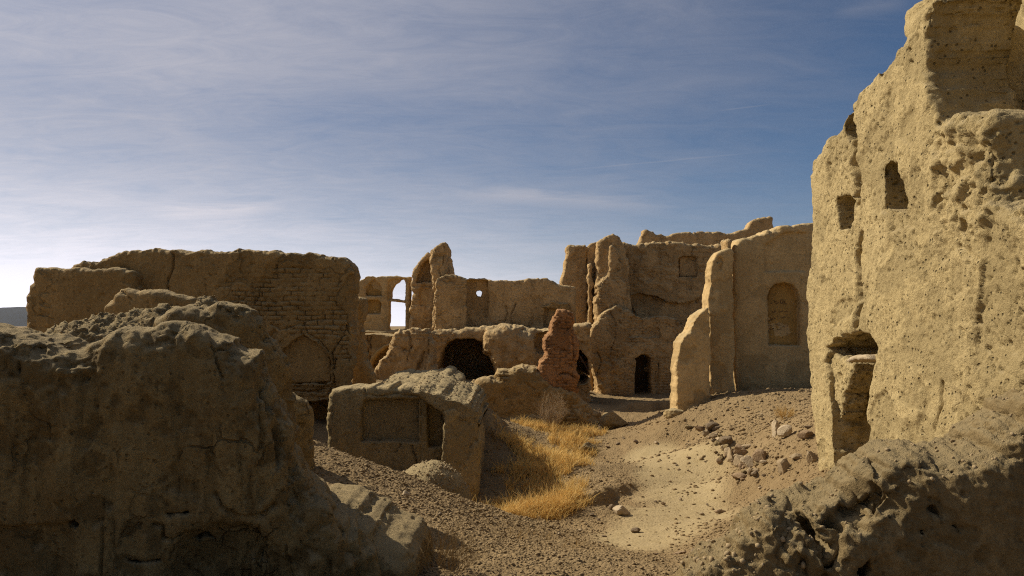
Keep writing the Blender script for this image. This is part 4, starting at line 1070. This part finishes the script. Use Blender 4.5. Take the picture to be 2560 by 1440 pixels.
row_ = [(1745, 1078), (1790, 1098), (1815, 1122), (1835, 1150), (1862, 1176), (1890, 1200)]
for i in range(46):
    f = rg.uniform(0, len(row_) - 1.001); k_ = int(f); f -= k_
    px = row_[k_][0] * (1 - f) + row_[k_ + 1][0] * f + rg.normal(6, 17); py = row_[k_][1] * (1 - f) + row_[k_ + 1][1] * f + rg.normal(0, 12)
    w_ = rg.uniform(8, 19)
    rock(px, py, w_, w_ * rg.uniform(.55, .95), [STONE, STONE_R, STONE, STONE_D, MUD_D][int(rg.integers(0, 5))], 'small angular stone in the rubble row on the right bank', 'rubble of the stone row', name='rubble_stone', seed=200 + i, sub=2)
SM = 'loose stones scattered on the dirt'
rg = np.random.default_rng(4)
loose = [(1480, 1290), (1465, 1312), (1398, 1340), (1450, 1335), (1510, 1345), (1660, 1262), (1700, 1250), (1768, 1264), (1755, 1290), (1700, 1308), (1690, 1330), (1380, 1318), (1495, 1300), (1640, 1255), (1722, 1150), (1690, 1165), (1640, 1110), (1723, 1112), (1762, 1158), (1545, 1110), (1520, 1118), (1560, 1095), (1675, 1205), (1640, 1390), (1570, 1385), (1500, 1360), (1330, 1330), (1590, 1108), (1430, 1290), (1385, 1372), (1530, 1405), (1870, 1020), (1905, 1040), (1925, 1062), (1890, 1080), (1840, 1050), (1985, 1125), (1950, 1120), (1930, 1200), (1900, 1225), (1880, 1105), (1960, 1045), (820, 1160), (900, 1200), (960, 1265), (1100, 1290), (1200, 1330), (860, 1240), (780, 1150), (1240, 1300), (1610, 1000), (1660, 1000), (1480, 1005)]
for i, (px, py) in enumerate(loose):
    w = rg.uniform(5, 11) * (.8 if py < 1100 else 1)
    rock(px, py, w, w * rg.uniform(.5, .8), [STONE, STONE_R, STONE_P, STONE_D][int(rg.integers(0, 4))], 'small loose stone lying on the bare dirt', SM, name='loose_stone', seed=60 + i, sub=2, cat='stone')

# ---------------------------------------------------------------- gravel (countless)
rg = np.random.default_rng(11)
N_ = 110000
yy_ = 4.6 * (22 / 4.6) ** rg.uniform(0, 1, N_)
xx_ = rg.uniform(-.36, .42, N_) * yy_
P2 = np.stack([xx_, yy_, xx_ * 0], 1)
zq, pmq = gz(xx_, yy_)
den = .25 + .75 * sstep(-.2, .3, noise(P2, 1.2, 2, octv=3))
slope = np.exp(-((xx_ + .9) / 1.5) ** 2) * (yy_ < 10) + .4 * sstep(.15, .21, xx_ / yy_) * (yy_ > 8.5)
keep = rg.uniform(0, 1, N_) < np.clip(den * .45 + slope * .6, 0, 1) * (1 - .80 * pmq)
hol_ = np.exp(-((xx_ - .1) / 1.2) ** 2 - ((yy_ - 11.6) / .9) ** 2)
keep &= hol_ < .45
xx_, yy_, zq = xx_[keep], yy_[keep], zq[keep]
n_ = len(xx_)
sz = .0035 + .0065 * rg.exponential(1, n_).clip(0, 3.2)
sz *= np.clip(yy_ / 9, .6, 1.6) * (1 + .15 * sstep(.16, .22, xx_ / yy_))
BV, BF = ICO[1]
n0 = len(BV)
rad = 1 + rg.uniform(-.32, .28, (n_, n0))
A = rg.uniform(0, 6.28, n_); ca, sa = np.cos(A), np.sin(A)
sc3 = np.stack([rg.uniform(.8, 1.5, n_), rg.uniform(.7, 1.1, n_), rg.uniform(.4, .85, n_)], 1)
VV = BV[None] * rad[..., None] * sc3[:, None] * sz[:, None, None]
VX = VV[..., 0] * ca[:, None] - VV[..., 1] * sa[:, None]; VY = VV[..., 0] * sa[:, None] + VV[..., 1] * ca[:, None]
VV = np.stack([VX + xx_[:, None], VY + yy_[:, None], VV[..., 2] + (zq + sz * .12)[:, None]], -1).reshape(-1, 3)
FF = (BF[None] + (np.arange(n_) * n0)[:, None, None]).reshape(-1, 3)
tag(link('gravel', mesh_from('gravel', VV, FF, PEB, smooth=False)), 'brown gravel and crumbs of mud strewn over the slopes', 'gravel', kind='stuff')

# ---------------------------------------------------------------- dry grass
def blades(name, pts, h0, h1, w, lean, mat, seed, label, kind='stuff', cat='grass', wind=(.25, -.05), parent=None):
    rg = np.random.default_rng(seed)
    x, y = pts[:, 0], pts[:, 1]
    z, _ = gz(x, y)
    n = len(x)
    h = rg.uniform(h0, h1, n) * (pts[:, 2] if pts.shape[1] > 2 else 1)
    a = rg.uniform(0, 6.283, n)
    ld = rg.normal(0, lean, (n, 2)) + np.array(wind) * lean
    K = 4
    V = np.zeros((n, (K + 1) * 2, 3), np.float32)
    for k_ in range(K + 1):
        t = k_ / K
        cx = x + ld[:, 0] * h * t ** 1.8; cy = y + ld[:, 1] * h * t ** 1.8
        cz = z - .02 + h * (t - .25 * np.hypot(ld[:, 0], ld[:, 1]) * t * t)
        ww = w * (1 - .85 * t)
        for s_, j in ((1, 0), (-1, 1)):
            V[:, k_ * 2 + j, 0] = cx + s_ * np.cos(a) * ww
            V[:, k_ * 2 + j, 1] = cy + s_ * np.sin(a) * ww
            V[:, k_ * 2 + j, 2] = cz
    q = np.array([[2 * k_, 2 * k_ + 1, 2 * k_ + 3, 2 * k_ + 2] for k_ in range(K)])
    Fq = (q[None] + (np.arange(n) * (K + 1) * 2)[:, None, None]).reshape(-1, 4)
    o = link(name, mesh_from(name, V.reshape(-1, 3), Fq, mat, smooth=False), parent)
    if label: tag(o, label, cat, kind=kind)
    return o
def scatter(cx, cy, rx, ry, n, rg, edge=1.0):
    a = rg.uniform(0, 6.283, n); r = rg.uniform(0, 1, n) ** .5 
    e = 1 + .25 * np.sin(a * 3 + cx) + .15 * np.sin(a * 5 + cy)
    X_ = np.stack([cx + rx * r * e * np.cos(a), cy + ry * r * e * np.sin(a), 1.1 - .45 * r], 1)
    k_ = max(4, n // 34)                                   # blades gather into tufts
    t_ = rg.integers(0, k_, n)
    g_ = rg.normal(0, 1, (n, 2)) * rg.uniform(.025, .07, k_)[t_][:, None]
    hk = rg.uniform(.6, 1.25, k_)
    loose_ = rg.uniform(0, 1, n) < .22
    X_[~loose_, :2] = X_[t_[~loose_], :2] + g_[~loose_]
    X_[~loose_, 2] = X_[t_[~loose_], 2] * hk[t_[~loose_]]
    X_[loose_, 2] *= .6
    return X_
rg = np.random.default_rng(21)
def gp(px, py, Y): return at(px, py, Y)[:2]
sc_ = []
for (px, py, Y, rx, ry, n) in ((1300, 1290, 10.75, .35, .30, 1500), (1350, 1290, 10.85, .44, .42, 3400), (1405, 1290, 10.75, .32, .32, 1500)):
    c = gp(px, py, Y); sc_.append(scatter(c[0], c[1], rx, ry, n, rg))
blades('grass_clump', np.concatenate(sc_), .14, .40, .0055, .48, GRASS, 5, 'rounded clump of golden dry grass nearest the viewer')
sc_ = []
for (px, Y, rx, ry, n) in ((1330, 13.0, .55, .6, 1500), (1380, 13.6, .55, .7, 2400), (1350, 14.6, .75, .7, 2400), (1400, 15.6, .55, .9, 2400), (1430, 17.2, .55, .8, 1800), (1400, 18.6, .9, .7, 2400), (1340, 18.8, .55, .4, 700), (1455, 18.9, .45, .45, 800), (1300, 14.6, .5, .4, 700)):
    c = gp(px, 1100, Y); sc_.append(scatter(c[0], c[1], rx, ry, n, rg))
blades('golden_grass', np.concatenate(sc_), .12, .36, .0075, .42, GRASS, 6, 'golden dry grass running back along the courtyard floor')
sc_ = []
for (px, Y, rx, ry, n) in ((1250, 11.5, .6, .5, 1100), (1330, 11.9, .6, .55, 1500), (1390, 12.2, .4, .5, 900), (1180, 11.7, .5, .5, 700), (1130, 12.0, .5, .35, 500), (1050, 12.4, .5, .25, 300)):
    c = gp(px, 1100, Y); sc_.append(scatter(c[0], c[1], rx, ry, n, rg))
blades('shaded_grass', np.concatenate(sc_), .12, .36, .0045, .35, GRASS, 7, 'dry grass in the shade of the half buried room')
sc_ = []
for (px, py, rx, ry, n) in ((1260, 1115, .5, .25, 260), (1460, 1050, .5, .3, 300), (1220, 1090, .35, .2, 120), (1440, 1250, .2, .15, 60), (1380, 1360, .8, .4, 60)):
    x, y, _ = hit_ground(px, py); sc_.append(scatter(x, y, rx, ry, n, rg))
blades('sparse_grass', np.concatenate(sc_), .08, .25, .004, .6, GRASS_D, 8, 'thin dull weeds on the dirt slopes')

def shrub(name, x, y, z, H, n, spread, mat, label, seed, rad=.006, cat='shrub', lv=2):
    rg = np.random.default_rng(seed)
    V = []; Fq = []
    def tube(P, r0, r1):
        b = len(V)
        for i, p in enumerate(P):
            r = r0 + (r1 - r0) * i / (len(P) - 1)
            for j in range(3):
                a = j * 2.094
                V.append((p[0] + r * math.cos(a), p[1] + r * math.sin(a), p[2]))
        for i in range(len(P) - 1):
            for j in range(3):
                k_ = (j + 1) % 3
                Fq.append((b + i * 3 + j, b + i * 3 + k_, b + i * 3 + 3 + k_, b + i * 3 + 3 + j))
    def grow(p, d, L, r, lev):
        P = [p]; q = np.array(p); dd = np.array(d)
        for i in range(5):
            dd = dd + rg.normal(0, .10, 3) + np.array([0, 0, .05]); dd /= np.linalg.norm(dd)
            q = q + dd * L / 5; P.append(q.copy())
            if lev > 0 and i > 0:
                for _ in range(2):
                    d2 = dd + rg.normal(0, .45, 3); d2[2] = abs(d2[2]) * .8 + .25; d2 /= np.linalg.norm(d2)
                    grow(q.copy(), d2, L * rg.uniform(.3, .5), r * .6, lev - 1)
        tube(P, r, r * .35)
    for i in range(n):
        a = rg.uniform(0, 6.283); s_ = spread * math.sqrt(rg.uniform(0, 1))
        d = np.array([math.cos(a) * s_, math.sin(a) * s_, 1.0]); d /= np.linalg.norm(d)
        grow(np.array([math.cos(a) * .06 * s_, math.sin(a) * .06 * s_, -.03]), d, H * rg.uniform(.65, 1.0), rad, lv)
    o = link(name, mesh_from(name, V, np.array(Fq), mat), None, (x, y, z))
    return tag(o, label, cat)
x, y = at(1383, 1060, 18.7)[:2]
shrub('twiggy_shrub', x, y, gz(x, y)[0][0], .72, 22, .75, TWIG, 'pale bare twiggy shrub in front of the low dirt wall', 3, .009)
x, y, z = hit_ground(1120, 1440); 
shrub('dry_shrub', x, y, z, .24, 26, 1.4, GRASS_D, 'low tangled dry shrub at the bottom edge beside the wall foot', 4, .0022)
x, y, z = hit_ground(1962, 1046)
shrub('dry_tuft', x, y, z, .20, 26, 1.1, GRASS, 'small orange dry tuft on the right dirt bank', 5, .003)
x, y, z = hit_ground(1490, 1048)
shrub('dry_shrub', x, y, z, .26, 16, 1.2, TWIG, 'low dark twigs left of the rubble heap behind the grass', 6, .004)
# ---------------------------------------------------------------- sky, sun, camera
w = bpy.data.worlds.new('World'); SC.world = w
w.use_nodes = True
t = w.node_tree
for n in list(t.nodes): t.nodes.remove(n)
g = G(t)
sky = g.n('ShaderNodeTexSky', sky_type='NISHITA', sun_disc=False)
sky.sun_elevation = SUN_EL
sky.sun_rotation = SUN_AZ
sky.altitude = 1600; sky.air_density = 1.0; sky.dust_density = .3; sky.ozone_density = 4.5
dirn = g.n('ShaderNodeTexCoord').outputs['Generated']
sp = g.n('ShaderNodeSeparateXYZ', ins={0: dirn})
zc = g.math('ADD', g.math('MAXIMUM', sp.outputs[2], 0.0), .12)
cx = g.math('DIVIDE', sp.outputs[0], zc); cy = g.math('DIVIDE', sp.outputs[1], zc)
uv = g.n('ShaderNodeCombineXYZ', ins={0: cx, 1: cy, 2: 0.0}).outputs[0]
rot = g.n('ShaderNodeMapping', ins={0: uv, 2: (0, 0, R(-38)), 3: (.75, 1.1, 1)}).outputs[0]
wisps = g.noise(rot, 1.5, 8, .62, .5)
fine = g.noise(g.n('ShaderNodeMapping', ins={0: uv, 2: (0, 0, R(-34)), 3: (.8, 1.9, 1)}).outputs[0], 3.6, 12, .72, 1.4)
veil = g.noise(uv, .35, 3, .5)
sd = g.n('ShaderNodeVectorMath', operation='DOT_PRODUCT', ins={0: dirn, 1: (float(SUN[0]), float(SUN[1]), float(SUN[2]))}).outputs['Value']
left = g.ramp(sd, .16, .86)
hor = g.math('SUBTRACT', 1.0, g.ramp(sp.outputs[2], -.02, .26))
hor2 = g.math('MULTIPLY', hor, hor)
tex = g.math('ADD', g.math('MULTIPLY', g.math('SUBTRACT', wisps, .5), 1.0), g.math('MULTIPLY', g.math('SUBTRACT', fine, .5), .8))
tex = g.math('ADD', tex, g.math('MULTIPLY', g.math('SUBTRACT', veil, .5), .5))
cov = g.math('ADD', .0, g.math('MULTIPLY', left, .73))
cov = g.math('ADD', cov, g.math('MULTIPLY', hor2, g.math('ADD', .75, g.math('MULTIPLY', left, .35))))
cov = g.math('ADD', cov, g.math('MULTIPLY', tex, g.math('ADD', .32, g.math('MULTIPLY', left, .50))))
cov = g.math('MAXIMUM', cov, 0.0)
# a long bright wisp low over the middle ruins, and two old contrails
def streak(a, b, width, amt, soft=None):
    A_ = ray(*a); B_ = ray(*b); A_ /= np.linalg.norm(A_); B_ /= np.linalg.norm(B_)
    nrm = np.cross(A_, B_); nrm /= np.linalg.norm(nrm)
    mid = (A_ + B_); mid /= np.linalg.norm(mid)
    half = float(A_ @ mid)
    dn = g.n('ShaderNodeVectorMath', operation='DOT_PRODUCT', ins={0: dirn, 1: tuple(map(float, nrm))}).outputs['Value']
    dm = g.n('ShaderNodeVectorMath', operation='DOT_PRODUCT', ins={0: dirn, 1: tuple(map(float, mid))}).outputs['Value']
    lat = g.math('SUBTRACT', 1.0, g.ramp(g.math('ABSOLUTE', g.math('ADD', dn, g.math('MULTIPLY', g.math('SUBTRACT', fine, .5), width * 1.2))), 0.0, width))
    lon = g.ramp(dm, half, half + (1 - half) * .8)
    return g.math('MULTIPLY', g.math('MULTIPLY', lat, lon), amt)
for s_ in (streak((1120, 478), (1700, 520), .013, .26), streak((1400, 427), (1925, 378), .0013, .13), streak((1790, 278), (1930, 260), .0012, .16), streak((360, 540), (720, 520), .010, .25), streak((2080, 30), (2280, 5), .012, .16)):
    cov = g.math('ADD', cov, s_)
cov = g.math('MINIMUM', cov, .97)
lum = g.math('ADD', .31, g.math('ADD', g.math('MULTIPLY', left, .24), g.math('MULTIPLY', hor2, g.math('ADD', .40, g.math('MULTIPLY', left, .75)))))
b1 = g.n('ShaderNodeBackground', ins={0: sky.outputs[0], 1: .056})
b2 = g.n('ShaderNodeBackground', ins={0: (.95, .92, 1.0, 1), 1: lum})
mx = g.n('ShaderNodeMixShader', ins={0: cov, 1: b1.outputs[0], 2: b2.outputs[0]})
g.n('ShaderNodeOutputWorld', ins={0: mx.outputs[0]})

# thin dry air
hz = bpy.data.materials.new('haze_air'); th = nt(hz); gh = G(th)
vol = gh.n('ShaderNodeVolumePrincipled', ins={'Color': (.40, .64, 1.0, 1), 'Density': 1.5e-5})
gh.n('ShaderNodeOutputMaterial', ins={1: vol.outputs[0]})
a, b, c0, c1, d0, d1 = -6400, 6400, -700, 7400, -8, 320
hv = [(x, y, z) for x in (a, b) for y in (c0, c1) for z in (d0, d1)]
tag(link('haze', mesh_from('haze', hv, [(0, 1, 3, 2), (4, 6, 7, 5), (0, 4, 5, 1), (2, 3, 7, 6), (0, 2, 6, 4), (1, 5, 7, 3)], hz, smooth=False)), 'thin dry air fading the far hills to blue', 'haze', kind='stuff')
ld = bpy.data.lights.new('sun', 'SUN'); ld.energy = 5.0; ld.angle = R(.53); ld.color = (1.0, .91, .76)
so = bpy.data.objects.new('sun', ld); COL.objects.link(so)
from mathutils import Vector
so.rotation_euler = Vector([float(-c) for c in SUN]).to_track_quat('-Z', 'Y').to_euler()
so.location = (-30, 10, 40)

cd = bpy.data.cameras.new('camera'); co_ = bpy.data.objects.new('camera', cd); COL.objects.link(co_)
cd.sensor_width = 36; cd.lens = FPX / 2560 * 36; cd.clip_end = 20000; cd.clip_start = .05
co_.location = (0, 0, EYE); co_.rotation_euler = (math.pi / 2 + PITCH, 0, 0)
SC.camera = co_
SC.view_settings.view_transform = 'Standard'; SC.view_settings.look = 'None'; SC.view_settings.gamma = 1
SC.view_settings.exposure = 0.18
SC.render.engine = 'CYCLES'
SC.cycles.max_bounces = 6; SC.cycles.diffuse_bounces = 3; SC.cycles.use_denoising = False; SC.cycles.filter_width = 1.15
